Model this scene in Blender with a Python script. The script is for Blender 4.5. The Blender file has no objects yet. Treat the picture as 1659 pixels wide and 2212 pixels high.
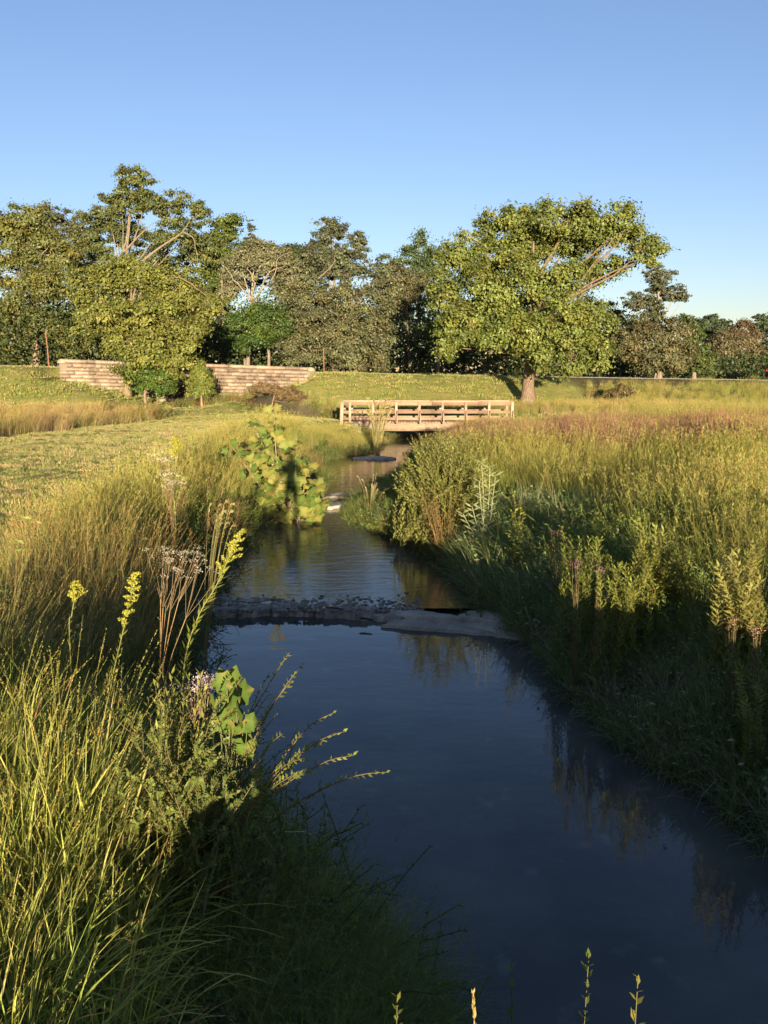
import bpy, math, random
import numpy as np
from mathutils import Vector, Matrix, Euler

# ------------------------------------------------------------------ camera, light, exposure
random.seed(7)
H = 3.6                                   # camera height above the lower pool
PITCH = math.radians(9.5)
FPX = 800.0                               # focal length in pixels of a 768 x 1024 frame
SC = bpy.context.scene
COL = SC.collection
cam_d = bpy.data.cameras.new('camera'); cam = bpy.data.objects.new('camera', cam_d); COL.objects.link(cam)
cam.location = (0, 0, H); cam.rotation_euler = (math.radians(90) - PITCH, 0, 0)
cam_d.sensor_fit = 'VERTICAL'; cam_d.sensor_height = 36.0; cam_d.lens = FPX / 1024 * 36.0
cam_d.clip_start = 0.02; cam_d.clip_end = 3000
SC.camera = cam

SUN_EL = math.radians(5.6); SUN_X = 0.115  # low sun behind the camera, a little to the right
sun_dir = Vector((-SUN_X, 1.0, -math.tan(SUN_EL))).normalized()
world = bpy.data.worlds.new('World'); SC.world = world; world.use_nodes = True
wn = world.node_tree; bg = wn.nodes['Background']
sky = wn.nodes.new('ShaderNodeTexSky'); sky.sky_type = 'NISHITA'; sky.sun_disc = False
sky.sun_elevation = SUN_EL; sky.sun_rotation = math.pi - SUN_X
sky.altitude = 0; sky.air_density = 1.0; sky.dust_density = 0.3; sky.ozone_density = 2.2
tnt = wn.nodes.new('ShaderNodeMix'); tnt.data_type = 'RGBA'; tnt.blend_type = 'MULTIPLY'; tnt.inputs[0].default_value = 1.0
tnt.inputs[7].default_value = (1.07, .96, 1.13, 1)
wn.links.new(sky.outputs[0], tnt.inputs[6]); wn.links.new(tnt.outputs[2], bg.inputs[0]); bg.inputs[1].default_value = 0.052
sun_d = bpy.data.lights.new('sun', 'SUN'); sun = bpy.data.objects.new('sun', sun_d); COL.objects.link(sun)
sun_d.energy = 3.55; sun_d.angle = math.radians(0.5); sun_d.color = (1.0, 0.82, 0.56)
sun.rotation_euler = sun_dir.to_track_quat('-Z', 'Y').to_euler()
SC.view_settings.view_transform = 'Standard'; SC.view_settings.look = 'None'
SC.view_settings.gamma = 1.0; SC.view_settings.use_curve_mapping = False
SC.view_settings.exposure = 2.3
SC.render.engine = 'CYCLES'
cy = SC.cycles
cy.use_denoising = True; cy.max_bounces = 5; cy.diffuse_bounces = 3; cy.glossy_bounces = 3
cy.transmission_bounces = 3; cy.transparent_max_bounces = 4
cy.use_adaptive_sampling = True; cy.adaptive_threshold = 0.018
cy.caustics_reflective = False; cy.caustics_refractive = False

# ------------------------------------------------------------------ helpers
K = 0.46293                               # the sizes below were measured on a 1659 px wide print


def at_z(dx, dy, z):
    a = (dx * K - 384) / FPX; b = (512 - dy * K) / FPX
    d = (a, math.cos(PITCH) + b * math.sin(PITCH), -math.sin(PITCH) + b * math.cos(PITCH))
    t = (z - H) / d[2]
    return (a * t, d[1] * t, z)


def at_y(dx, dy, Y):
    a = (dx * K - 384) / FPX; b = (512 - dy * K) / FPX
    d = (a, math.cos(PITCH) + b * math.sin(PITCH), -math.sin(PITCH) + b * math.cos(PITCH))
    t = Y / d[1]
    return np.array((a * t, Y, H + d[2] * t))


def mat(name, color=(0.5, 0.5, 0.5), rough=0.8, spec=0.3):
    m = bpy.data.materials.new(name); m.use_nodes = True
    p = m.node_tree.nodes['Principled BSDF']
    p.inputs['Base Color'].default_value = (*color, 1); p.inputs['Roughness'].default_value = rough
    p.inputs['Specular IOR Level'].default_value = spec
    return m, m.node_tree, p


def nn(nt, t, **kw):
    n = nt.nodes.new(t)
    for k, v in kw.items():
        setattr(n, k, v)
    return n


def mixrgb(nt, a, b, fac, mode='MIX'):
    n = nt.nodes.new('ShaderNodeMix'); n.data_type = 'RGBA'; n.blend_type = mode
    for s, v in ((0, fac), (6, a), (7, b)):
        if hasattr(v, 'node'):
            nt.links.new(v, n.inputs[s])
        elif s == 0:
            n.inputs[0].default_value = v
        else:
            n.inputs[s].default_value = (*v, 1)
    return n.outputs[2]


def noise(nt, scale, detail=4, rough=0.55, vec=None, out=0):
    n = nt.nodes.new('ShaderNodeTexNoise'); n.inputs['Scale'].default_value = scale
    n.inputs['Detail'].default_value = detail; n.inputs['Roughness'].default_value = rough
    if vec is not None:
        nt.links.new(vec, n.inputs['Vector'])
    return n.outputs[out]


def ramp(nt, src, stops):
    r = nt.nodes.new('ShaderNodeValToRGB'); nt.links.new(src, r.inputs[0])
    e = r.color_ramp.elements
    while len(e) < len(stops):
        e.new(0.5)
    for i, (p, c) in enumerate(stops):
        e[i].position = p; e[i].color = (*c, 1) if len(c) == 3 else c
    return r.outputs[0]


def bump(nt, p, src, strength, dist=0.02):
    b = nt.nodes.new('ShaderNodeBump'); b.inputs['Strength'].default_value = strength
    b.inputs['Distance'].default_value = dist
    nt.links.new(src, b.inputs['Height']); nt.links.new(b.outputs[0], p.inputs['Normal'])


def objcoord(nt):
    return nt.nodes.new('ShaderNodeTexCoord').outputs['Object']


def foliage_mat(name, inst, transl=0.35, rough=0.55, spec=0.25):
    """colour comes from the vertices (leaf by leaf), times the tint of the clump where it is instanced"""
    m, nt, p = mat(name, rough=rough, spec=spec)
    a = nn(nt, 'ShaderNodeAttribute', attribute_name='Col'); c = a.outputs['Color']
    if inst:
        t = nn(nt, 'ShaderNodeAttribute', attribute_name='tint', attribute_type='INSTANCER')
        c = mixrgb(nt, c, t.outputs['Color'], 1.0, 'MULTIPLY')
    nt.links.new(c, p.inputs['Base Color'])
    tr = nt.nodes.new('ShaderNodeBsdfTranslucent')
    c2 = mixrgb(nt, c, (1.0, 0.95, 0.45), 1.0, 'MULTIPLY'); nt.links.new(c2, tr.inputs[0])
    mx = nt.nodes.new('ShaderNodeMixShader'); mx.inputs[0].default_value = transl
    nt.links.new(p.outputs[0], mx.inputs[1]); nt.links.new(tr.outputs[0], mx.inputs[2])
    nt.links.new(mx.outputs[0], nt.nodes['Material Output'].inputs[0])
    return m


class Geo:
    """collects quads, triangles and vertex colours; build() links them as ONE mesh object"""
    def __init__(s):
        s.v = []; s.q = []; s.t = []; s.c = []; s.n = 0

    def add(s, v, q=None, t=None, c=(0.5, 0.5, 0.5)):
        v = np.asarray(v, float).reshape(-1, 3)
        if q is not None and len(q): s.q.append(np.asarray(q, int).reshape(-1, 4) + s.n)
        if t is not None and len(t): s.t.append(np.asarray(t, int).reshape(-1, 3) + s.n)
        c = np.asarray(c, float)
        if c.ndim == 1: c = np.tile(c, (len(v), 1))
        s.v.append(v); s.c.append(c); s.n += len(v)

    def mesh(s, name, material, smooth=False):
        v = np.concatenate(s.v) if s.v else np.zeros((0, 3)); c = np.concatenate(s.c) if s.c else np.zeros((0, 3))
        q = np.concatenate(s.q) if s.q else np.zeros((0, 4), int); t = np.concatenate(s.t) if s.t else np.zeros((0, 3), int)
        me = bpy.data.meshes.new(name)
        me.vertices.add(len(v)); me.vertices.foreach_set('co', v.astype(np.float32).ravel())
        idx = np.concatenate([q.ravel(), t.ravel()]).astype(np.int32)
        me.loops.add(len(idx)); me.loops.foreach_set('vertex_index', idx)
        st = np.concatenate([np.arange(len(q)) * 4, len(q) * 4 + np.arange(len(t)) * 3]).astype(np.int32)
        me.polygons.add(len(st)); me.polygons.foreach_set('loop_start', st)
        if smooth: me.polygons.foreach_set('use_smooth', np.ones(len(st), bool))
        me.update(calc_edges=True)
        a = me.color_attributes.new('Col', 'FLOAT_COLOR', 'POINT')
        a.data.foreach_set('color', np.concatenate([c, np.ones((len(c), 1))], 1).astype(np.float32).ravel())
        me.materials.append(material)
        return me

    def build(s, name, material, parent=None, smooth=False):
        return link(name, s.mesh(name, material, smooth), parent)

    # --- shapes
    def box(s, c, size, col=(0.5, 0.5, 0.5), rot=None, jit=0.0, rng=None):
        x, y, z = [k / 2 for k in size]
        v = np.array([(-x, -y, -z), (x, -y, -z), (x, y, -z), (-x, y, -z), (-x, -y, z), (x, -y, z), (x, y, z), (-x, y, z)])
        if jit: v = v + rng.uniform(-jit, jit, v.shape)
        if rot is not None: v = v @ np.array(Euler(rot).to_matrix()).T
        s.add(v + np.array(c), q=[(0, 3, 2, 1), (4, 5, 6, 7), (0, 1, 5, 4), (1, 2, 6, 5), (2, 3, 7, 6), (3, 0, 4, 7)], c=col)

    def beam(s, a, b, w, h, col=(0.5, 0.5, 0.5)):
        """a bar of section w x h from a to b"""
        a = Vector(a); b = Vector(b); d = (b - a).normalized()
        up = Vector((0, 0, 1)) if abs(d.z) < 0.9 else Vector((0, 1, 0))
        sx = d.cross(up).normalized(); sz = sx.cross(d).normalized()
        v = []
        for p in (a, b):
            for i, j in ((-1, -1), (1, -1), (1, 1), (-1, 1)):
                v.append(p + sx * (i * w / 2) + sz * (j * h / 2))
        s.add([tuple(k) for k in v], q=[(0, 1, 2, 3), (7, 6, 5, 4), (0, 4, 5, 1), (1, 5, 6, 2), (2, 6, 7, 3), (3, 7, 4, 0)], c=col)

    def tube(s, pts, rad, sides=5, col=(0.3, 0.25, 0.2)):
        pts = np.asarray(pts, float); n = len(pts)
        rad = np.full(n, rad) if np.isscalar(rad) else np.asarray(rad, float)
        tan = np.gradient(pts, axis=0); tan /= np.linalg.norm(tan, axis=1)[:, None] + 1e-9
        ref = np.array([0.31, 0.95, 0.05]); a = np.cross(tan, ref); a /= np.linalg.norm(a, axis=1)[:, None] + 1e-9
        b = np.cross(tan, a); th = np.arange(sides) / sides * 2 * np.pi
        ring = pts[:, None] + rad[:, None, None] * (a[:, None] * np.cos(th)[None, :, None] + b[:, None] * np.sin(th)[None, :, None])
        i = np.arange(n - 1)[:, None] * sides; j = np.arange(sides)[None]; jn = (j + 1) % sides
        q = np.stack([i + j, i + jn, i + sides + jn, i + sides + j], -1).reshape(-1, 4)
        s.add(ring.reshape(-1, 3), q=q, c=col)

    def leaves(s, p, d, nrm, l, w, col, droop=0.0):
        """diamond leaves: p base, d direction, nrm normal"""
        p = np.asarray(p, float); n = len(p)
        d = d / (np.linalg.norm(d, axis=1)[:, None] + 1e-9)
        sd = np.cross(d, nrm); sd /= np.linalg.norm(sd, axis=1)[:, None] + 1e-9
        l = np.broadcast_to(l, (n,))[:, None]; w = np.broadcast_to(w, (n,))[:, None]
        dz = np.array([0, 0, -1.0]) * droop * l
        v = np.stack([p, p + d * l * .42 + sd * w / 2, p + d * l + dz, p + d * l * .42 - sd * w / 2], 1)
        col = np.broadcast_to(np.asarray(col, float), (n, 3))
        s.add(v.reshape(-1, 3), q=np.arange(n * 4).reshape(-1, 4), c=np.repeat(col, 4, 0))

    def blades(s, rng, base, h, az, lean, bend, w, c0, c1, levels=(0, .38, .72, 1.0)):
        base = np.asarray(base, float); n = len(base)
        f = lambda k: np.broadcast_to(np.asarray(k, float), (n,))
        h, az, lean, bend, w = f(h), f(az), f(lean), f(bend), f(w)
        c0 = np.broadcast_to(np.asarray(c0, float), (n, 3)); c1 = np.broadcast_to(np.asarray(c1, float), (n, 3))
        hd = np.stack([np.cos(az), np.sin(az), 0 * az], 1)
        tw = az + np.pi / 2 + rng.uniform(-.9, .9, n); sd = np.stack([np.cos(tw), np.sin(tw), 0 * tw], 1)
        pos = base.copy(); vs = []; cs = []; T = list(levels)
        for i, t in enumerate(T):
            if i:
                tm = (T[i - 1] + t) / 2; a = lean + bend * tm * 1.4; dl = (t - T[i - 1]) * h
                pos = pos + (hd * np.sin(a)[:, None] + np.array([0, 0, 1.0]) * np.cos(a)[:, None]) * dl[:, None]
            cc = c0 * (1 - t) + c1 * t
            if i < len(T) - 1:
                ww = (w * (1 - t ** 2 * 0.75) / 2)[:, None]
                vs += [pos - sd * ww, pos + sd * ww]; cs += [cc, cc]
            else:
                vs.append(pos); cs.append(cc)
        m = len(vs); V = np.stack(vs, 1).reshape(-1, 3); C = np.stack(cs, 1).reshape(-1, 3)
        o = np.arange(n) * m; L = len(T); q = []
        for i in range(L - 2):
            q.append(np.stack([o + 2 * i, o + 2 * i + 1, o + 2 * i + 3, o + 2 * i + 2], 1))
        t = np.stack([o + 2 * (L - 2), o + 2 * (L - 2) + 1, o + m - 1], 1)
        s.add(V, q=np.concatenate(q) if q else None, t=t, c=C)
        return pos


def link(name, data, parent=None):
    o = bpy.data.objects.new(name, data); COL.objects.link(o)
    if parent is not None: o.parent = parent
    return o


def tag(o, label=None, cat=None, group=None, kind=None):
    for k, v in (('label', label), ('category', cat), ('group', group), ('kind', kind)):
        if v: o[k] = v
    return o


def thing(name, label, cat, loc=(0, 0, 0), group=None, rz=0.0):
    o = link(name, None); o.location = loc; o.rotation_euler = (0, 0, rz); o.empty_display_size = 0.2
    return tag(o, label, cat, group)


def rvec(rng, n):
    v = rng.normal(size=(n, 3)); return v / np.linalg.norm(v, axis=1)[:, None]


def vary(rng, n, base, amt=0.2, hue=0.08):
    b = np.asarray(base, float); k = rng.uniform(1 - amt, 1 + amt, (n, 1)) * rng.uniform(1 - hue, 1 + hue, (n, 3))
    return np.clip(b * k, 0, 1)


def sstep(a, b, x):
    t = np.clip((x - a) / (b - a), 0, 1); return t * t * (3 - 2 * t)


_ph = np.random.default_rng(5).uniform(0, 6.28, (24, 3))


def fbm(x, y, s=1.0, octs=5):
    """cheap smooth noise, about -1..1"""
    r = 0; amp = 1.0; f = s; tot = 0
    for k in range(octs):
        p = _ph[k % 24]; th = 0.7 + k * 1.9
        u = x * math.cos(th) + y * math.sin(th); v = -x * math.sin(th) + y * math.cos(th)
        r = r + amp * np.sin(u * f + p[0] + 1.3 * np.sin(v * f * .7 + p[1])) * np.cos(v * f * 1.1 + p[2] + np.sin(u * f * .6))
        tot += amp; amp *= .55; f *= 1.93
    return r / tot * 1.6


def curve(P, n=9):
    P = np.asarray(P, float); t = np.linspace(0, len(P) - 1, n); out = []
    for k in t:
        i = min(int(k), len(P) - 2); f = k - i; p0 = P[max(i - 1, 0)]; p1 = P[i]; p2 = P[i + 1]; p3 = P[min(i + 2, len(P) - 1)]
        out.append(.5 * ((2 * p1) + (-p0 + p2) * f + (2 * p0 - 5 * p1 + 4 * p2 - p3) * f * f + (-p0 + 3 * p1 - 3 * p2 + p3) * f ** 3))
    return np.array(out)


# ------------------------------------------------------------------ terrain
EY = np.array([-40, -3, 0, 2.5, 4, 4.5, 4.9, 5.7, 6.3, 7.4, 8, 9.7, 11.4, 12.2, 14.4, 18, 20.1, 22, 24, 27.1, 33.2, 35.1, 37, 42, 46, 50, 55, 60, 90, 160])
EL = np.array([.9, .9, .8, .40, .10, -.25, -.7, -.98, -1.15, -1.6, -1.9, -2.4, -2.75, -2.95, -3.05, -2.95, -2.6, -1.9, -1.75, -1.9, -2.5, -1.5, -.2, .3, .9, -.5, -9, -16, -18, -18])
RY = np.array([-40, -3, 0, 3, 5.7, 6.5, 7.2, 8.4, 9.7, 10.7, 11.5, 13, 14.7, 17, 18, 20.5, 22.9, 24.8, 27.1, 33.2, 37, 40, 46, 50, 55, 60, 90, 160])
RX = np.array([5.2, 5.2, 5, 4.2, 3.1, 2.8, 2.45, 2.25, 2.1, 2.05, 1.75, 1.65, 1.35, .55, -.25, -1.0, -1.05, .1, .5, .85, .9, 2.4, 5.6, 4, -4, -12, -14, -14])


def edges(y):
    return np.interp(y, EY, EL), np.interp(y, RY, RX)


def creek(x, y):
    """distance outside the waterline (negative in the water) and the side (-1 left, 1 right)"""
    l, r = edges(y)
    dl = l - x; dr = x - r
    return np.maximum(dl, dr), np.where(dl > dr, -1.0, 1.0)


def yroad(x):
    return 68 + 0.27 * x + 0.0035 * x * x * np.exp(-(x / 90) ** 2)


def zroad(x):
    xc = np.clip(x, -70, 90); return 3.92 - 0.0175 * xc + 0.00008 * xc * xc


def height(x, y):
    x = np.asarray(x, float); y = np.asarray(y, float)
    x, y = np.broadcast_arrays(x, y)
    d, side = creek(x, y)
    d = d + 0.12 * fbm(x, y, 2.3, 3)
    M = 1.25 + 0.10 * fbm(x, y, .13, 3) + 0.03 * fbm(x, y, .9, 3)
    M = M + 0.18 * sstep(-5, -14, x) * sstep(10, 30, y)
    ww = np.where(side < 0, 2.3, 2.0); ww = np.where((y < 5) & (side < 0), 1.8, ww)
    bank = M * (1 - np.exp(-(np.clip(d, 0, 60) / ww * 1.5) ** 1.15))
    z = np.where(d > 0, bank, -0.5 * sstep(0, .9, -d))
    low = sstep(34, 39, y) * sstep(46.2, 45.2, y) * sstep(-6, -2.5, x) * sstep(16, 9, x); z = np.where(d > 0, z * (1 - .42 * low), z)
    yr = yroad(x); zr = zroad(x)
    e = sstep(yr - 15.5, yr - 3.6, y)
    gap = 1 - 0.75 * sstep(4.5, 1.5, np.abs(x + 15)) * sstep(yr - 3, yr - 9, y)
    z = z * (1 - e) + zr * e
    z = np.where(y > yr - 3.6, zr, z)
    wl = 59.6 + (x + 23.8) * .2418                    # line of the stone bridge wall
    cap = np.interp(x, [-30, -25, -23.8, -19, -16, -12, -7, -5.6, -4.6, -1], [9, 5, 3.35, 2.5, 1.5, 1.6, 2.75, 3.3, 4.4, 9])
    cap = cap + np.clip(0, 0, 1)
    z = np.where(y < wl + .1, np.minimum(z, cap), z)
    b = sstep(yr + 5, yr + 14, y); z = z * (1 - b) + (zr - 1.3 + 0.25 * fbm(x, y, .1, 3)) * b
    # unseen rise added behind the viewer to block low sun; carries the near bridge
    uu = x + .115 * y; k = sstep(1.0, -0.2, y) * sstep(-.60, -.35, uu) * np.where(d > 0, 1, 0)  # its left edge follows the sun's rays so the left grass stays lit
    z = z * (1 - k) + 1.86 * k
    kk = sstep(-1.4, -3.5, y) * sstep(-.60, -.35, uu); z = z * (1 - kk) + 1.86 * kk
    return z


def hz(x, y):
    return float(height(np.array([x]), np.array([y]))[0])


def mown(x, y):
    """1 on the mown path and embankment, 0 in the tall growth"""
    lo = np.interp(y, [4, 6, 8, 11, 14, 20, 32, 40, 45.5, 46.2], [-3.1, -3.4, -4.3, -5.1, -5.6, -5.8, -5.9, -4.5, -2.6, 40])
    up = np.interp(y, [5, 24, 28, 33, 39, 44, 47.5, 49, 50], [-60, -22, -15.5, -14.4, -13.8, -12.6, -13.0, -24, -60])
    wob = 0.35 * fbm(x, y, .8, 3)
    p = sstep(.25, -.25, x - lo + wob) * sstep(-.25, .25, x - up + wob) * (y < 52)
    strip = sstep(44.6, 45.0, y) * sstep(48.6, 48.1, y) * (x > 6.5)
    yr = yroad(x)
    emb = sstep(yr - 14.5, yr - 13.5, y + wob) * (1 - sstep(14, 17, x + wob * 2) * sstep(yr - 2.4, yr - 3.2, y)) * (x > -70)
    emb = np.maximum(emb, (sstep(49.2, 50, y) * (x < -11 + wob)))
    return np.clip(np.maximum(np.maximum(p, strip), emb), 0, 1) * (creek(x, y)[0] > 1.2)


# ground sheet: fine near, coarse far
def axis(segs):
    out = []
    for a, b, st in segs:
        out.append(np.arange(a, b, st))
    return np.concatenate(out + [[segs[-1][1]]])


gx = axis([(-1500, -300, 150), (-300, -60, 12), (-60, -16, 1.0), (-16, -5, .35), (-5, 6, .14), (6, 16, .35), (16, 70, 1.0), (70, 300, 12), (300, 1500, 150)])
gy = axis([(-300, -20, 20), (-20, -3, 1.0), (-3, 2, .2), (2, 14, .13), (14, 40, .3), (40, 95, .7), (95, 140, 3), (140, 400, 20), (400, 2400, 200)])
GX, GY = np.meshgrid(gx, gy)
GZ = height(GX, GY)
g = Geo()
nx, ny = len(gx), len(gy)
ii = (np.arange(ny - 1)[:, None] * nx + np.arange(nx - 1)[None]).ravel()
mw = mown(GX, GY)[..., None]; dd, _ = creek(GX, GY)
lawn = np.array([.17, .18, .05]); under = np.array([.075, .065, .032]); mud = np.array([.075, .066, .045]); bedc = np.array([.05, .042, .028])
straw = np.array([.27, .22, .085])
vv = (0.5 + 0.5 * fbm(GX, GY, .35, 4))[..., None]
cl = lawn * (1 - .45 * vv) + straw * (.45 * vv)
C = under * (1 - mw) + cl * mw
mk = sstep(.55, .1, dd)[..., None]; C = C * (1 - mk) + mud * mk
mk = sstep(0.0, -.25, dd)[..., None]; C = C * (1 - mk) + bedc * mk
g.add(np.stack([GX, GY, GZ], -1).reshape(-1, 3), q=np.stack([ii, ii + 1, ii + nx + 1, ii + nx], 1), c=C.reshape(-1, 3))
m_ground, nt, p = mat('ground', rough=.95, spec=.1)
a = nn(nt, 'ShaderNodeAttribute', attribute_name='Col')
oc = objcoord(nt)
n1 = noise(nt, 9, 8, .7, oc); n2 = noise(nt, 1.1, 5, .6, oc)
c = mixrgb(nt, a.outputs['Color'], ramp(nt, n1, [(.3, (.7, .7, .7)), (.5, (1.0, 1.0, 1.0)), (.72, (1.4, 1.35, 1.25))]), 1.0, 'MULTIPLY')
c = mixrgb(nt, c, ramp(nt, n2, [(.3, (.75, .85, .8)), (.7, (1.25, 1.15, 1.1))]), 1.0, 'MULTIPLY')
nt.links.new(c, p.inputs['Base Color']); bump(nt, p, n1, .8, .06)
tag(g.build('ground', m_ground, smooth=True), kind='structure')

# road on the embankment
g = Geo(); xs = np.arange(-90, 130, 2.0); rows = []
for off, dz in ((-2.6, .004), (-2.6, .06), (2.6, .10), (3.4, .004)):
    rows.append(np.stack([xs, yroad(xs) + off, zroad(xs) + dz], 1))
R_ = np.stack(rows, 0); n = len(xs)
q = [(k * n + i, k * n + i + 1, (k + 1) * n + i + 1, (k + 1) * n + i) for k in range(3) for i in range(n - 1)]
g.add(R_.reshape(-1, 3), q=q, c=(.25, .23, .2))
m_road, nt, p = mat('asphalt', (.12, .115, .105), .9)
nt.links.new(ramp(nt, noise(nt, 6, 6, .6, objcoord(nt)), [(.3, (.09, .085, .08)), (.7, (.17, .16, .145))]), p.inputs['Base Color'])
tag(g.build('road', m_road), kind='structure')


# ------------------------------------------------------------------ water
def water_mat(name, base, rip, scale, tone, rough=.02):
    m, nt, p = mat(name, base, rough, .5)
    p.inputs['IOR'].default_value = 1.33
    oc = objcoord(nt)
    nz = noise(nt, .55, 5, .6, oc); nz2 = noise(nt, 3.2, 3, .5, oc)
    c = mixrgb(nt, base, tone, ramp(nt, nz, [(.42, (0, 0, 0)), (.66, (1, 1, 1))]))
    c = mixrgb(nt, c, tuple(min(1, k * 1.8) for k in tone), ramp(nt, nz2, [(.62, (0, 0, 0)), (.75, (.5, .5, .5))]))
    nt.links.new(c, p.inputs['Base Color'])
    mp = nt.nodes.new('ShaderNodeMapping'); mp.inputs['Scale'].default_value = (1, 2.2, 1); nt.links.new(oc, mp.inputs[0])
    f1 = noise(nt, scale, 3, .5, mp.outputs[0]); f2 = noise(nt, scale * .22, 3, .5, mp.outputs[0])
    rings = []
    for cx, cyy, fr in ((-.15, 6.7, 55.0), (.9, 9.0, 42.0)):
        vm = nn(nt, 'ShaderNodeVectorMath', operation='DISTANCE'); nt.links.new(oc, vm.inputs[0]); vm.inputs[1].default_value = (cx, cyy, 0)
        s1 = nn(nt, 'ShaderNodeMath', operation='MULTIPLY'); nt.links.new(vm.outputs['Value'], s1.inputs[0]); s1.inputs[1].default_value = fr
        s2 = nn(nt, 'ShaderNodeMath', operation='SINE'); nt.links.new(s1.outputs[0], s2.inputs[0])
        e = nn(nt, 'ShaderNodeMapRange'); nt.links.new(vm.outputs['Value'], e.inputs[0])
        e.inputs[1].default_value = 0.2; e.inputs[2].default_value = 1.2; e.inputs[3].default_value = .07; e.inputs[4].default_value = 0
        mm = nn(nt, 'ShaderNodeMath', operation='MULTIPLY'); nt.links.new(s2.outputs[0], mm.inputs[0]); nt.links.new(e.outputs[0], mm.inputs[1])
        rings.append(mm.outputs[0])
    def add(a, b, k=1.0):
        q = nn(nt, 'ShaderNodeMath', operation='MULTIPLY_ADD'); nt.links.new(a, q.inputs[0]); q.inputs[1].default_value = k
        if hasattr(b, 'node'): nt.links.new(b, q.inputs[2])
        else: q.inputs[2].default_value = b
        return q.outputs[0]
    hsum = add(f2, add(f1, 0.0, .5), 2.0)
    for r in rings: hsum = add(r, hsum, 1.0)
    bump(nt, p, hsum, rip, .02)
    return m


def water_sheet(name, y0, y1, z, m, over=.6):
    g = Geo(); ys = np.linspace(y0, y1, 40); l, r = edges(ys)
    a = np.stack([l - over, ys, 0 * ys + z], 1); b = np.stack([r + over, ys, 0 * ys + z], 1); n = len(ys)
    g.add(np.concatenate([a, b]), q=[(i, n + i, n + i + 1, i + 1) for i in range(n - 1)])
    return tag(g.build(name, m, smooth=True), kind='structure')


m_w1 = water_mat('pool_water', (.046, .048, .042), .09, 5, (.095, .092, .075))
m_w2 = water_mat('stream_water', (.065, .056, .036), .26, 9, (.07, .055, .03))
m_w3 = water_mat('upstream_water', (.07, .052, .022), .22, 7, (.09, .07, .03))
water_sheet('pool_water', -4, 12.5, 0.0, m_w1, 1.0)
water_sheet('stream_water', 11.92, 24.2, .10, m_w2)
water_sheet('upstream_water', 23.4, 62, .17, m_w3)

# ------------------------------------------------------------------ rock
m_rock, nt, p = mat('pale_rock', rough=.85, spec=.25)
oc = objcoord(nt); n1 = noise(nt, 2.2, 8, .62, oc); n2 = noise(nt, 24, 5, .6, oc)
c = ramp(nt, n1, [(.3, (.22, .19, .145)), (.55, (.37, .33, .26)), (.75, (.47, .42, .34))])
c = mixrgb(nt, c, ramp(nt, n2, [(.3, (.6, .6, .6)), (.6, (1.1, 1.1, 1.1))]), .8, 'MULTIPLY')
nt.links.new(c, p.inputs['Base Color']); bump(nt, p, n2, .5, .01)
m_wet, nt, p = mat('wet_rock', rough=.35, spec=.5)
oc = objcoord(nt); n1 = noise(nt, 5, 8, .65, oc); n2 = noise(nt, 38, 4, .6, oc)
nt.links.new(ramp(nt, n1, [(.35, (.05, .042, .032)), (.5, (.20, .17, .125)), (.68, (.40, .35, .27))]), p.inputs['Base Color'])
bump(nt, p, n2, .9, .015)


def slab(name, label, outline, z0, z1, m, rng, cat='rock slab', parent=None, tilt=0.0, group=None, rough=1.0):
    """a flat rock: outline (display points) at z1, extruded to z0, its edge broken up and its top grained"""
    P0 = [np.array(at_z(x, y, z1)[:2]) for x, y in outline]; pts = []
    for i in range(len(P0)):
        a, b = P0[i], P0[(i + 1) % len(P0)]; n = max(1, int(np.linalg.norm(b - a) / .12))
        for k in range(n):
            q = a + (b - a) * k / n; pts.append(q + rng.uniform(-.025, .025, 2))
    pts = np.array(pts); c = pts.mean(0); n = len(pts); g = Geo(); rings = []
    for s, z in ((1.0, z0), (1.012, (z0 + z1) / 2 + .01), (1.0, z1 - .012), (.97, z1), (.72, z1), (.4, z1), (.12, z1)):
        q = c + (pts - c) * s
        zz = np.full(n, z) + (fbm(q[:, 0] * 3, q[:, 1] * 3, 1.5, 4) * .012 * rough if s <= 1.0 and z > z0 else 0) + tilt * (q[:, 0] - c[0])
        rings.append(np.column_stack([q, zz]))
    V = np.concatenate(rings); q = [(k * n + i, k * n + (i + 1) % n, (k + 1) * n + (i + 1) % n, (k + 1) * n + i) for k in range(6) for i in range(n)]
    V = np.concatenate([V, [[*c, z1]]]); t = [(6 * n + i, 6 * n + (i + 1) % n, 7 * n) for i in range(n)]
    g.add(V, q=q, t=t)
    o = g.build(name, m, parent)
    if label: tag(o, label, cat, group)
    return o


rng = np.random.default_rng(11)
slab('rock_slab', 'long pale flat rock slab crossing the creek to the right bank', [(826, 1348), (850, 1330), (960, 1334), (1060, 1340), (1150, 1368), (1152, 1380), (1060, 1366), (960, 1358)], -.15, .055, m_rock, rng, tilt=-.006, rough=1.6)
slab('rock_slab', 'small bluish rock slab lying behind the long pale slab', [(985, 1330), (1010, 1318), (1060, 1318), (1100, 1334), (1095, 1345), (1050, 1341)], -.1, .11, m_rock, rng, rough=1.6)
slab('rock_slab', 'thin dark-edged rock slab at the back of the long pale slab', [(850, 1322), (900, 1318), (985, 1326), (1000, 1334), (930, 1334), (860, 1328)], -.1, .115, m_rock, rng, rough=1.6)
slab('rock_slab', 'low rock shelf on the far bank below the footbridge', [(762, 988), (795, 986.5), (850, 986), (856, 989), (800, 991)], .05, .24, m_rock, rng, rough=3.5)
slab('rock_slab', 'narrow lit rock bar beside the sycamore sapling', [(690, 1090), (705, 1083), (742, 1084), (744, 1090), (712, 1095)], .0, .18, m_rock, rng)

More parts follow.
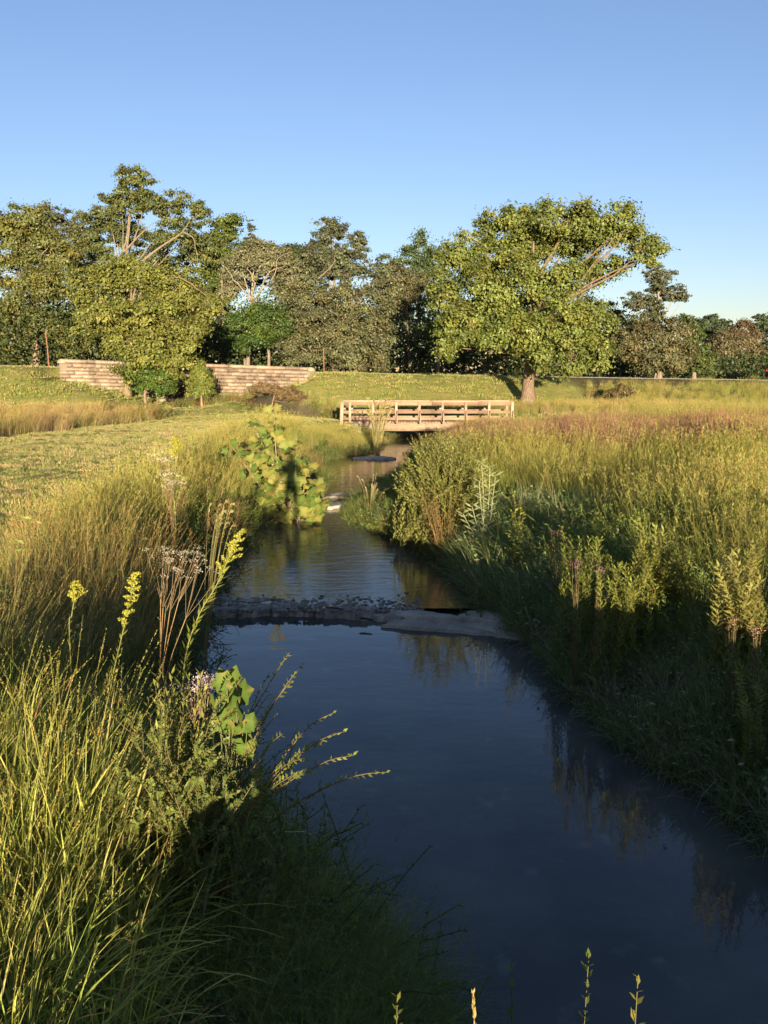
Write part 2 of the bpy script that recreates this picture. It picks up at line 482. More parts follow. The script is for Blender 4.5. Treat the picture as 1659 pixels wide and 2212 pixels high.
# the broken, wet ledge on the left of the slab
g = Geo(); xs = np.linspace(-3.5, .75, 220); ys = np.linspace(11.1, 13.1, 120); X, Y = np.meshgrid(xs, ys)
n = fbm(X * 2.2, Y * 4.5, 1.6, 6) + .7 * fbm(X * 5, Y * 11, 2.1, 4)
front = np.interp(X, [-3.5, -2.6, -1.6, -.6, .2, .75], [11.5, 11.6, 11.75, 11.6, 11.4, 11.3])
back = np.interp(X, [-3.5, -2, -.8, .2, .75], [13.0, 12.8, 12.45, 12.2, 12.0]) + .15 * fbm(X * 3, Y * 0, 1, 3)
edge = sstep(front, front + .12, Y + .05 * fbm(X * 6, Y, 2, 3)) * sstep(back, back - .5, Y)
Z = -.25 + (.362 + .035 * n + .045 * np.floor(fbm(X, Y * 2.5, 2.2, 3) * 2) / 2) * edge
i2 = (np.arange(119)[:, None] * 220 + np.arange(219)[None]).ravel()
g.add(np.stack([X, Y, Z], -1).reshape(-1, 3), q=np.stack([i2, i2 + 1, i2 + 221, i2 + 220], 1))
tag(g.build('rock_ledge', m_wet), 'broken dark wet rock ledge spilling the creek into the lower pool', 'rock ledge')
# riffle further up
g = Geo(); xs = np.linspace(-2.2, 1.4, 60); ys = np.linspace(22.9, 24.4, 24); X, Y = np.meshgrid(xs, ys)
Z = -.1 + (.26 + .06 * fbm(X * 3, Y * 4, 1.5, 5)) * sstep(23.0, 23.4, Y) * sstep(24.4, 23.9, Y)
i2 = (np.arange(23)[:, None] * 60 + np.arange(59)[None]).ravel()
g.add(np.stack([X, Y, Z], -1).reshape(-1, 3), q=np.stack([i2, i2 + 1, i2 + 61, i2 + 60], 1))
tag(g.build('rock_riffle', m_wet), 'low rocky riffle across the narrow upper creek by the sapling', 'rock ledge')


def stone_mesh(rng, m):
    g = Geo(); v = rvec(rng, 1)
    th = np.linspace(0, 2 * np.pi, 7)[:-1]; V = []
    for z, r in ((-.5, .7), (0, 1.0), (.45, .62)):
        for a in th: V.append((r * math.cos(a) * rng.uniform(.8, 1.2), r * math.sin(a) * rng.uniform(.7, 1.1), z * .6 * rng.uniform(.8, 1.2)))
    q = [(k * 6 + i, k * 6 + (i + 1) % 6, k * 6 + 6 + (i + 1) % 6, k * 6 + 6 + i) for k in range(2) for i in range(6)]
    V.append((0, 0, .32)); t = [(12 + i, 12 + (i + 1) % 6, 18) for i in range(6)]
    g.add(V, q=q, t=t); return g.mesh('stone', m)


# ------------------------------------------------------------------ instanced ground cover (stuff)
def scatter(name, label, cat, variants, P, rz, scl, tint, tilt=.15, seed=0):
    rng = np.random.default_rng(seed); n = len(P)
    coll = bpy.data.collections.new(name + '_pieces')
    for i, me in enumerate(variants):
        coll.objects.link(bpy.data.objects.new('%s_piece' % name, me))
    me = bpy.data.meshes.new(name); me.vertices.add(n); me.vertices.foreach_set('co', np.asarray(P, np.float32).ravel())
    rot = np.stack([rng.normal(0, tilt, n), rng.normal(0, tilt, n), np.broadcast_to(rz, (n,))], 1).astype(np.float32)
    a = me.attributes.new('rot', 'FLOAT_VECTOR', 'POINT'); a.data.foreach_set('vector', rot.ravel())
    s3 = np.asarray(scl, np.float32)
    if s3.ndim == 1: s3 = np.stack([s3] * 3, 1)
    a = me.attributes.new('scl', 'FLOAT_VECTOR', 'POINT'); a.data.foreach_set('vector', s3.ravel())
    a = me.attributes.new('pick', 'INT', 'POINT'); a.data.foreach_set('value', rng.integers(0, len(variants), n).astype(np.int32))
    a = me.attributes.new('tint', 'FLOAT_COLOR', 'POINT')
    a.data.foreach_set('color', np.concatenate([tint, np.ones((n, 1))], 1).astype(np.float32).ravel())
    o = link(name, me); tag(o, label, cat, kind='stuff')
    ng = bpy.data.node_groups.new(name, 'GeometryNodeTree')
    ng.interface.new_socket('Geometry', in_out='INPUT', socket_type='NodeSocketGeometry')
    ng.interface.new_socket('Geometry', in_out='OUTPUT', socket_type='NodeSocketGeometry')
    N = ng.nodes; L = ng.links
    gi = N.new('NodeGroupInput'); go = N.new('NodeGroupOutput'); ip = N.new('GeometryNodeInstanceOnPoints')
    ci = N.new('GeometryNodeCollectionInfo'); ci.inputs[0].default_value = coll
    ci.inputs['Separate Children'].default_value = True; ci.inputs['Reset Children'].default_value = True
    def att(nm, t):
        k = N.new('GeometryNodeInputNamedAttribute'); k.data_type = t; k.inputs[0].default_value = nm; return k.outputs[0]
    L.new(gi.outputs[0], ip.inputs['Points']); L.new(ci.outputs[0], ip.inputs['Instance'])
    ip.inputs['Pick Instance'].default_value = True
    L.new(att('pick', 'INT'), ip.inputs['Instance Index'])
    L.new(att('rot', 'FLOAT_VECTOR'), ip.inputs['Rotation']); L.new(att('scl', 'FLOAT_VECTOR'), ip.inputs['Scale'])
    L.new(ip.outputs[0], go.inputs[0])
    md = o.modifiers.new('scatter', 'NODES'); md.node_group = ng
    return o


MI = foliage_mat('blade_cover', True, .38)
MF = foliage_mat('leaf', False, .32)
MT = foliage_mat('tree_leaf', False, .32, rough=.5, spec=.3)
G1 = np.array([.13, .165, .042]); G2 = np.array([.18, .195, .06]); GOLD = np.array([.27, .235, .105]); STRAW = np.array([.33, .27, .16])
BROWN = np.array([.20, .12, .06]); DK = np.array([.06, .085, .022]); PURP = np.array([.23, .13, .10])


def tuft(seed, n, h, spread, lean, bend, w, c0=(1, 1, 1), c1=(1, 1, 1), heads=0, headc=(1, .9, .7), headn=14, leafy=0, leafc=(.9, 1.1, .9), dead=.12, levels=(0, .38, .72, 1.0), aim=None, headl=.055, headw=1.0):
    """one tuft of blades in white, tinted where it grows"""
    r = np.random.default_rng(seed); g = Geo()
    rad = spread * np.sqrt(r.random(n)); an = r.uniform(0, 6.283, n)
    base = np.stack([rad * np.cos(an), rad * np.sin(an), np.full(n, -.05)], 1)
    az = an + r.normal(0, .8, n) if aim is None else aim + r.normal(0, .5, n)
    hh = h * r.uniform(.45, 1.1, n)
    k = r.uniform(.7, 1.25, (n, 1)); cc0 = np.array(c0) * k; cc1 = np.array(c1) * k
    dm = r.random(n) < dead; cc0[dm] = np.array([1.4, 1.1, 1.1]) * k[dm]; cc1[dm] = np.array([1.7, 1.3, 1.35]) * k[dm]
    g.blades(r, base, hh, az, np.abs(r.normal(0, lean, n)), np.abs(r.normal(bend, bend * .5, n)), w * r.uniform(.6, 1.2, n), cc0, cc1, levels)
    if heads:
        rad = spread * .8 * np.sqrt(r.random(heads)); an = r.uniform(0, 6.283, heads)
        base = np.stack([rad * np.cos(an), rad * np.sin(an), np.zeros(heads)], 1)
        az = an if aim is None else aim + r.normal(0, .4, heads)
        ln = np.abs(r.normal(.06, .08, heads)); bn = np.abs(r.normal(.28, .12, heads)); H_ = h * r.uniform(1.0, 1.45, heads)
        tips = g.blades(r, base, H_, az, ln, bn, w * .45, np.array(c1) * 1.1, np.array(headc) * .9, levels)
        a = ln + bn * 1.2; td = np.stack([np.cos(az) * np.sin(a), np.sin(az) * np.sin(a), np.cos(a)], 1)
        m = heads * headn; ti = np.repeat(np.arange(heads), headn); f = r.uniform(0, .26, m)
        p = tips[ti] - td[ti] * (f * h)[:, None]
        d = td[ti] * .9 + rvec(r, m) * .55
        g.leaves(p, d, rvec(r, m), h * headl * r.uniform(.6, 1.3, m), w * .8 * headw, np.array(headc) * r.uniform(.75, 1.25, (m, 1)))
    if leafy:
        p = np.stack([r.normal(0, spread * .6, leafy), r.normal(0, spread * .6, leafy), r.uniform(.02, h * .75, leafy)], 1)
        d = rvec(r, leafy); d[:, 2] = np.abs(d[:, 2]) * .5
        g.leaves(p, d, rvec(r, leafy) + np.array([0, 0, .7]), h * .11 * r.uniform(.6, 1.4, leafy), h * .045, np.array(leafc) * r.uniform(.7, 1.25, (leafy, 1)), .15)
    return g.mesh('tuft', MI)


def weed(seed, stems, h, spread, ll, lw, per=16, leafc=(1, 1, 1), stemc=(.9, .8, .6), top=None, topn=0, aim=None, lean=.25):
    """a clump of leafy stems in white"""
    r = np.random.default_rng(seed); g = Geo()
    for k in range(stems):
        b = np.array([r.normal(0, spread * .5), r.normal(0, spread * .5), -.05]); a = r.uniform(0, 6.28) if aim is None else aim + r.normal(0, .5)
        L = h * r.uniform(.6, 1.1); ln = abs(r.normal(lean, .12)); t = np.linspace(0, 1, 5)
        pts = b + np.stack([np.cos(a) * (ln * t + ln * t * t * .6) * L, np.sin(a) * (ln * t + ln * t * t * .6) * L, t * L * (1 - .25 * ln * t)], 1)
        g.tube(pts, np.linspace(.006, .0025, 5), 3, stemc)
        leafy_stem(g, r, pts, per, ll, lw, np.array(leafc) * r.uniform(.8, 1.2))
        if topn:
            c = pts[-1] + r.normal(0, .05, (topn, 3)) * np.array([1, 1, 1.3])
            g.leaves(c, rvec(r, topn), rvec(r, topn), .028, .016, np.array(top) * r.uniform(.8, 1.2, (topn, 1)))
    return g.mesh('weed', MI)


def leafy_stem(g, r, pts, n, ll, lw, col, t0=.12, up=.95, taper=.45, droop=.1, pair=False, var=.2):
    pts = np.asarray(pts, float); seg = np.linalg.norm(np.diff(pts, axis=0), axis=1); s = np.concatenate([[0], np.cumsum(seg)]); s /= s[-1]
    t = np.linspace(t0, 1, n) + r.uniform(-.3, .3, n) / n; t = np.clip(t, 0, 1)
    if pair: t = np.repeat(t[::2], 2)[:n]
    n = len(t)
    p = np.stack([np.interp(t, s, pts[:, k]) for k in range(3)], 1)
    tg = np.stack([np.interp(np.clip(t + .03, 0, 1), s, pts[:, k]) - np.interp(np.clip(t - .03, 0, 1), s, pts[:, k]) for k in range(3)], 1)
    tg /= np.linalg.norm(tg, axis=1)[:, None] + 1e-9
    a = np.cross(tg, [0.2, 0.3, .93]); a /= np.linalg.norm(a, axis=1)[:, None] + 1e-9; b = np.cross(tg, a)
    ph = np.arange(n) * 2.39996 if not pair else np.arange(n) * np.pi + np.repeat(np.arange((n + 1) // 2) * .25, 2)[:n]
    ph = ph + r.normal(0, .25, n)
    rd = a * np.cos(ph)[:, None] + b * np.sin(ph)[:, None]
    d = tg * np.cos(up) + rd * np.sin(up); nr = tg * np.sin(up) - rd * np.cos(up)
    k = (1 - taper * t) * r.uniform(.75, 1.15, n)
    g.leaves(p, d, nr + rvec(r, n) * .2, ll * k, lw * k, np.clip(np.asarray(col) * r.uniform(1 - var, 1 + var, (n, 1)), 0, 2), droop)


# --- tuft kinds
T_LUSH = [tuft(10 + i, 70, .75, .22, .30, .95, .010, c0=(.8, .9, .8), c1=(1.05, 1.1, 1.0), leafy=10, dead=.1) for i in range(5)]
T_TALL = [tuft(20 + i, 60, .85, .24, .14, .38, .008, c0=(.85, .95, .8), c1=(1.15, 1.05, .9), heads=16, headc=(1.35, 1.15, .95), dead=.2) for i in range(5)]
T_NEARL = [tuft(25 + i, 60, .95, .28, .26, .65, .0085, c0=(.8, .95, .75), c1=(1.2, 1.1, .9), heads=7, headc=(1.2, 1.0, .85), headn=40, headl=.016, headw=.55, dead=.22, leafy=8, levels=(0, .25, .5, .75, 1.0)) for i in range(6)]
T_FAR = [tuft(30 + i, 60, .8, .5, .12, .3, .017, c0=(.9, 1, .85), c1=(1.15, 1.05, .9), heads=28, headc=(1.35, 1.15, .95), headn=7, levels=(0, .5, 1.0), aim=.4) for i in range(4)]
T_PANI = [tuft(40 + i, 34, .7, .28, .12, .3, .007, c0=(.7, 1.1, .55), c1=(1., 1.2, .8), heads=26, headc=(1.0, .72, .68), headn=26, headl=.035) for i in range(4)]
T_MOWN = [tuft(50 + i, 70, .11, .18, .28, .35, .009, levels=(0, .55, 1.0), dead=.22) for i in range(4)]
T_MOWNF = [tuft(55 + i, 80, .10, .45, .3, .4, .022, levels=(0, .6, 1.0), dead=.22) for i in range(3)]
T_DRY = [tuft(60 + i, 60, .6, .22, .5, .9, .007, c0=(1, .9, .8), c1=(1.1, 1, .9), heads=10, headc=(1.2, .95, .8), dead=.5) for i in range(4)]
T_WEED = [weed(70 + i, 9, .7, .3, .085, .022, 22, (1, 1.05, .9)) for i in range(4)]
T_WEEDF = [weed(75 + i, 8, .8, .45, .14, .045, 14, (1, 1.05, .9)) for i in range(3)]
T_COVER = [weed(80 + i, 10, .38, .3, .055, .032, 14, (1, 1.1, 1), lean=.7) for i in range(4)]


def region(n, x0, x1, y0, y1, seed, keep, wide=.56, pad=1.6):
    r = np.random.default_rng(seed); x = r.uniform(x0, x1, n); y = r.uniform(y0, y1, n)
    k = np.abs(x) < wide * y + pad; x, y = x[k], y[k]
    d, s = creek(x, y); kp = keep(x, y, d, s, mown(x, y)); kp = kp if kp.dtype == bool else r.random(len(x)) < kp
    x, y = x[kp], y[kp]
    return x, y, height(x, y), r


def tints(r, n, cols, w=None, amt=.18):
    cols = np.array(cols); i = r.choice(len(cols), n, p=w); return vary(r, n, cols[i], amt, .06)


def cover(name, label, cat, variants, cnt, box, keep, seed, cols, smin, smax, w=None, tilt=.12, rz=None, patch=None):
    x, y, z, r = region(cnt, *box, seed, keep); n = len(x)
    t = tints(r, n, cols, w)
    if patch is not None:
        k = np.clip(.5 + .5 * fbm(x, y, patch[1], 3), 0, 1)[:, None] ** 1.3; t = t * (1 - k) + vary(r, n, patch[0], .15) * k
    rr = r.uniform(0, 6.283, n) if rz is None else r.normal(rz, .45, n)
    s = r.uniform(smin, smax, n) * (1 + .22 * fbm(x, y, .7, 3)) * (1 + .22 * fbm(x + 9, y, .22, 2)) * np.where((x > -4) & (x < 11), np.interp(y, [20, 30, 40, 46, 47], [1, .7, .55, .55, 1]), 1)
    return scatter(name, label, cat, variants, np.stack([x, y, z], 1), rr, s, t, tilt, seed)


nob = lambda x, y: ~((y > 45.2) & (y < 48.8) & (x > -3) & (x < 8))      # not through the far bridge deck
# right side
cover('bank_grass', 'lush drooping green grass on the shaded right bank', 'grass', T_LUSH, 9000, (.5, 12, 3.5, 16),
      lambda x, y, d, s, m: ((s > 0) & (d > -.02) & (d < 4.2 - .12 * (y - 5)) & (y > 3.3)), 101, [(.19, .24, .10), (.23, .27, .10), (.22, .24, .14), (.34, .29, .21)], .55, 1.0, [.4, .3, .22, .08])
cover('meadow_grass', 'tall seeding yellow-green grass of the right meadow', 'grass', T_TALL, 12500, (0, 26, 5, 42),
      lambda x, y, d, s, m: ((s > 0) & (d > 2.0) & (m < .4) & (y > 8.5)), 102, [G2 * 1.15, G1 * 1.2, GOLD * 1.0, G2 * 1.4], .65, 1.1, [.35, .25, .2, .2], patch=(G2 * 1.25, .35))
cover('right_near_grass', 'tall green blades among the right bank thicket', 'grass', T_NEARL, 2200, (0, 9, 4.5, 10.5),
      lambda x, y, d, s, m: (s > 0) & (d > 1.6), 116, [G2 * 1.2, G1 * 1.4, G1 * 1.6, GOLD], .6, .95, [.3, .3, .2, .2])
cover('meadow_weeds', 'leafy green weeds among the right meadow grass', 'plants', T_WEED, 3000, (0, 16, 4, 30),
      lambda x, y, d, s, m: ((s > 0) & (d > .5) & (m < .4) & (fbm(x, y, .8, 3) > .05)), 103, [G1 * 1.2, DK * 2.2, G1 * 1.5], .6, 1.1)
cover('bank_thicket', 'leafy lance-leaved thicket growing on the right bank', 'plants', T_WEED, 2600, (1, 9, 4.5, 13),
      lambda x, y, d, s, m: (s > 0) & (d > .9) & (d < 4.5), 117, [G1 * 1.7, G2 * 1.4, (.20, .27, .09)], .6, 1.25)
cover('purple_grass', 'haze of purplish seeding grass in the right meadow', 'grass', T_PANI, 7200, (1, 24, 13, 32),
      lambda x, y, d, s, m: (s > 0) & (d > 2) & (m < .4) & (fbm(x + 20, y, .16, 3) + .03 * (y - 22) > -.1), 104, [(.30, .21, .16), (.33, .25, .18), GOLD], .95, 1.3, [.5, .25, .25])
cover('golden_grass', 'golden tall grass of the far right field', 'grass', T_FAR, 9500, (6, 60, 48.6, 92),
      lambda x, y, d, s, m: (m < .4) & (y < yroad(x) - 7.5), 105, [GOLD * 1.2, G2 * 1.4, STRAW * 1.1, GOLD * 1.1], .5, .85, [.35, .3, .12, .23], rz=0, patch=(G2 * 1.2, .12))
# left side
cover('left_grass', 'tall sunlit yellow-green grass above the left bank', 'grass', T_TALL, 9500, (-16, 0, 4.2, 45),
      lambda x, y, d, s, m: (s < 0) & (d > 1.0) & (m < .35) & (x > -9.3) & (y > 10.5), 106, [G2 * 1.3, G2 * 1.6, GOLD * 1.15, G1 * 1.3], .5, .85, [.3, .3, .25, .15], patch=(G2 * 1.6, .5))
cover('left_near_grass', 'tangled tall blades of grass above the near left bank', 'grass', T_NEARL, 2300, (-9, 0, 4.6, 12),
      lambda x, y, d, s, m: (s < 0) & (d > np.interp(y, [4.6, 6.2, 8.5], [2.7, 2.0, .6])) & (m < .35), 115, [G2 * 1.3, G2 * 1.6, GOLD * 1.1, G1 * 1.3, BROWN * 1.6], .6, 1.05, [.3, .2, .2, .15, .15], patch=(GOLD * 1.2, .9))
cover('left_weeds', 'tangled leafy weeds on the left bank', 'plants', T_WEED, 5200, (-10, 1, 4.4, 45),
      lambda x, y, d, s, m: (s < 0) & (d > .05) & (d < 4.5) & (m < .35), 107, [G1 * 1.3, DK * 2.2, G2 * 1.3, GOLD * .9], .5, 1.0, [.35, .3, .2, .15])
cover('dry_grass', 'dead tangled brown grass on the left bank', 'grass', T_DRY, 1300, (-9, 0, 5.4, 42),
      lambda x, y, d, s, m: (s < 0) & (d > .15) & (d < 5) & (m < .35) & (fbm(x + 5, y, .9, 3) > -.1), 108, [BROWN * 1.6, STRAW, GOLD], .6, 1.1)
cover('bank_cover', 'dark low leafy growth along both waterlines', 'plants', T_COVER, 9000, (-6, 7, 2.4, 47),
      lambda x, y, d, s, m: (d > -.05) & (d < .9) , 109, [(.15, .19, .07), G1 * 1.3, (.13, .17, .07)], .55, 1.15)
cover('patch_grass', 'unmown tan grass patch left of the mown path', 'grass', T_FAR, 5200, (-50, -8, 26, 50.5),
      lambda x, y, d, s, m: (m < .35) & (x < -9), 110, [GOLD * 1.1, STRAW * .9, (.24, .19, .10), G2 * 1.3], .45, .8, [.4, .25, .2, .15], rz=0)
cover('path_grass', 'short mown grass of the left path', 'grass', T_MOWN, 34000, (-26, 0, 8, 52),
      lambda x, y, d, s, m: (m > .4) & (x > -26), 111, [G2 * 1.6, G1 * 1.8, GOLD * 1.5, STRAW * 1.3], .7, 1.1, [.3, .25, .3, .15])
cover('lawn_grass', 'short mown grass on the road embankment', 'grass', T_MOWNF, 16000, (-50, 52, 45, 94),
      lambda x, y, d, s, m: (m > .5) & ((y < yroad(x) - 2.9) | (y > yroad(x) + 3.6)) & nob(x, y), 112, [G1 * 1.6, G2 * 1.4, GOLD * 1.25], .9, 1.7, [.4, .35, .25])
cover('rough_growth', 'rough reddish-brown weeds round the stone bridge foot', 'plants', T_WEEDF, 2600, (-16, 8, 44, 60),
      lambda x, y, d, s, m: (m < .4) & nob(x, y) & ((s < 0) | (y > 49)) & (d > -.3), 113, [GOLD, BROWN * 1.3, G1 * 1.4, G2 * 1.2], .6, 1.35, [.25, .2, .3, .25])
cover('tall_growth', 'mixed tall grass between path and far footbridge', 'grass', T_FAR, 2400, (-14, 14, 38, 60),
      lambda x, y, d, s, m: (m < .4) & nob(x, y) & (d > .1) & ((y < 45) | (y > 49) | (x < -5)), 114, [GOLD * 1.1, G2 * 1.3, G1 * 1.4, STRAW], .35, .75, rz=0)

# ------------------------------------------------------------------ timber, masonry
m_wood, nt, p = mat('timber', rough=.75, spec=.2)
a = nn(nt, 'ShaderNodeAttribute', attribute_name='Col'); oc = objcoord(nt)
oi = nt.nodes.new('ShaderNodeObjectInfo')
mp = nt.nodes.new('ShaderNodeMapping'); mp.inputs['Scale'].default_value = (1.2, 9, 9); nt.links.new(oc, mp.inputs[0])
n1 = noise(nt, 3, 8, .65, mp.outputs[0])
c = mixrgb(nt, a.outputs['Color'], ramp(nt, n1, [(.3, (.62, .58, .55)), (.5, (.95, .93, .9)), (.7, (1.2, 1.2, 1.2))]), 1.0, 'MULTIPLY')
c = mixrgb(nt, c, ramp(nt, oi.outputs['Random'], [(0, (.75, .72, .7)), (1, (1.12, 1.1, 1.1))]), 1.0, 'MULTIPLY')
nt.links.new(c, p.inputs['Base Color']); bump(nt, p, n1, .4, .01)

DECK = 1.24; fb = thing('wooden_footbridge', 'weathered wooden footbridge with post and rail sides over the creek', 'footbridge', (2.4, 47.0, DECK), rz=-.012)
WOODC = (.235, .165, .115); PALE = (.32, .255, .185); GREYW = (.27, .19, .15)
posts = [-4.33 + i * 1.32 for i in range(8)]
for side, yy in ((-1, -1.05), (1, 1.05)):
    for i, px in enumerate(posts):
        g = Geo(); g.box((px, yy + side * .06, .44), (.14, .09, 1.16), PALE); g.build('post', m_wood, fb)
        if i >= 2:
            g = Geo(); g.beam((px + .05, yy + side * .48, -.10), (px + .03, yy + side * .12, .52), .08, .10, GREYW); g.build('brace', m_wood, fb)
            g = Geo(); g.box((px + .03, yy + side * .28, -.125), (.12, .62, .09), GREYW); g.build('outrigger', m_wood, fb)
    g = Geo(); g.box((-4.80, yy + side * .06, .36), (.19, .14, 1.28), PALE, rot=(0, .05, 0)); g.build('end_post', m_wood, fb)
    xs = [-4.88, -2.3, .34, 2.98, 5.02]
    for a0, b0 in zip(xs[:-1], xs[1:]):
        for z, hgt, dep, nm, cc in ((1.03, .05, .20, 'cap_rail', PALE), (.90, .17, .05, 'top_rail', WOODC), (.44, .17, .05, 'middle_rail', WOODC), (.06, .17, .05, 'kick_rail', WOODC)):
            g = Geo(); g.box(((a0 + b0) / 2, yy - (side * .02 if nm == 'cap_rail' else side * .012), z + (.006 * math.sin(a0 * 5))), (b0 - a0 - .012, dep, hgt), cc)
            g.build(nm, m_wood, fb)
for yy in (-.98, 0, .98):
    g = Geo(); g.box((.9, yy, -.40), (9.3, .16, .46), PALE); g.build('beam', m_wood, fb)
dbm = None
for i in range(55):
    if dbm is None:
        g = Geo(); g.box((0, 0, 0), (.165, 2.1, .05), WOODC); dbm = g.mesh('deck_board', m_wood)
    o = link('deck_board', dbm, fb); o.location = (-4.55 + i * .177, 0, -.14 + .004 * math.sin(i * 3.1))
g = Geo(); g.box((-3.75, 0, -.95), (.5, 2.6, 1.1), (.3, .27, .22)); g.build('abutment', m_rock, fb)
g = Geo(); g.box((5.2, 0, -.95), (.5, 2.6, 1.1), (.3, .27, .22)); g.build('abutment', m_rock, fb)
for xx in (-.0, .05):
    pass
g = Geo(); g.box((0.07, -1.09, -.36), (.14, .06, .40), GREYW); g.build('beam_plate', m_wood, fb)

# stone bridge wall, laid stone by stone in courses
m_stone, nt, p = mat('sandstone', rough=.9, spec=.15)
oi = nt.nodes.new('ShaderNodeObjectInfo'); oc = nt.nodes.new('ShaderNodeNewGeometry').outputs['Position']
n1 = noise(nt, 1.2, 7, .65, oc); n2 = noise(nt, 11, 5, .6, oc)
c = ramp(nt, oi.outputs['Random'], [(0, (.15, .11, .085)), (.35, (.31, .235, .175)), (.7, (.24, .185, .145)), (1, (.38, .29, .21))])
c = mixrgb(nt, c, ramp(nt, n1, [(.33, (.35, .33, .33)), (.48, (.9, .9, .9)), (.7, (1.15, 1.12, 1.1))]), .9, 'MULTIPLY')
c = mixrgb(nt, c, ramp(nt, n2, [(.3, (.75, .75, .75)), (.6, (1.05, 1.05, 1.05))]), .8, 'MULTIPLY')
nt.links.new(c, p.inputs['Base Color']); bump(nt, p, n2, .7, .03)
m_mortar, nt, p = mat('mortar', (.19, .15, .11), .95)
A = np.array([-23.8, 59.6]); B = np.array([-5.6, 64.0]); LEN = np.linalg.norm(B - A); ux = (B - A) / LEN; rzw = math.atan2(ux[1], ux[0])
sb = thing('stone_bridge', 'reddish sandstone bridge wall with rounded ends beside the road', 'stone bridge', (A[0], A[1], 2.0), rz=rzw)
rr = np.random.default_rng(21); smesh = []
for k in range(7):
    g = Geo(); g.box((0, 0, 0), (1, 1, 1), jit=.035, rng=rr); smesh.append(g.mesh('stone', m_stone))
top = lambda u: 5.0 - .55 * u / LEN - 2.0       # wall top, above the thing's origin
ch = .265; u_arch0, u_arch1 = 7.3, 10.6
g = Geo()
for i in range(24):
    u0 = i * LEN / 24 + .08; u1 = (i + 1) * LEN / 24 + .0; uc = (u0 + u1) / 2
    zlo = 1.05 if (uc > u_arch0 - .1 and uc < u_arch1 + .1) else -2.2
    g.box((uc, .02, (zlo + top(uc) - .3) / 2), (u1 - u0 + .10, .36, top(uc) - .3 - zlo), (.2, .16, .12))
g.build('wall_core', m_mortar, sb)
def stone(u, z, w, h, d=.5, name='stone', rot=0.0):
    o = link(name, smesh[rr.integers(0, 7)], sb); o.location = (u, rr.uniform(-.02, .02), z); o.scale = (w, d, h); o.rotation_euler = (0, rot, 0)
for row in range(15):
    u = 0.0 + rr.uniform(0, .3) * (row % 2) + (.0 if row > 1 else (.55 - .25 * row))
    end = LEN - (.0 if row > 1 else (.55 - .25 * row))
    while u < end - .12:
        w = min(rr.uniform(.4, 1.0), end - u)
        if end - u - w < .3: w = end - u
        uc = u + w / 2; z = top(uc) - .33 - ch * (row + .5)
        wx = A + ux * uc; gz = hz(wx[0], wx[1] - .5) - 2.0
        if z > gz - .45 and z > -2.3 and not (u_arch0 < uc < u_arch1 and z < 1.0):
            stone(uc, z, w - .035, ch - .02, .5 + rr.uniform(-.04, .05))
        u += w
u = .42
while u < LEN - .42:
    w = min(rr.uniform(.8, 1.3), LEN - .42 - u)
    stone(u + w / 2, top(u) - .17, w - .02, .27, .62, 'coping_stone', .03); u += w
for uu, sg in ((.18, -1), (LEN - .18, 1)):
    g = Geo(); V = []; th = np.linspace(0, math.pi / 2, 6)
    prof = [(-sg * .26, -.16)] + [(sg * (.28 * math.sin(t)) - sg * .0, -.16 + .30 * math.cos(t)) for t in th[::-1]] + [(-sg * .26, .14)]
    n = len(prof)
    for yv in (-.31, .31): V += [(a_, yv, b_) for a_, b_ in prof]
    g.add(V, q=[(i, (i + 1) % n, n + (i + 1) % n, n + i) for i in range(n)], t=[(0, i, i + 1) for i in range(1, n - 1)] + [(n, n + i + 1, n + i) for i in range(1, n - 1)])
    o = g.build('coping_stone', m_stone, sb); o.location = (uu, 0, top(uu) - .16)
g = Geo(); g.box(((u_arch0 + u_arch1) / 2, 2.2, -.55), (u_arch1 - u_arch0, 3.8, 3.1), (.02, .02, .02)); g.build('arch_shade_box', m_mortar, sb)  # solid box put in for the arch's shade, near-black in its vertex colour

# poles
m_rust, nt, p = mat('rusty_steel', (.17, .07, .045), .8, .3)
nt.links.new(ramp(nt, noise(nt, 20, 5, .6, objcoord(nt)), [(.3, (.10, .045, .03)), (.7, (.24, .11, .07))]), p.inputs['Base Color'])
for (dx, dtop, Y, lab, leanx) in ((102, 715, 60.5, 'thin rusty pole left of the stone bridge wall', -.06), (701, 752, 64.2, 'thin brown pole right of the stone bridge wall', .0)):
    top_ = at_y(dx - 2, dtop, Y); zb = hz(top_[0], Y)
    t = thing('steel_pole', lab, 'pole', (top_[0], Y, zb))
    g = Geo(); hh = top_[2] - zb; g.tube([(0.02, 0, -.3), (0, 0, hh * .5), (leanx, 0, hh)], [.05, .048, .045], 8); g.build('shaft', m_rust, t)
    g = Geo(); g.tube([(leanx, 0, hh), (leanx, 0, hh + .03)], [.06, .02], 8); g.build('cap', m_rust, t)

# ------------------------------------------------------------------ trees
TRI = [0]; DENS = 1.75


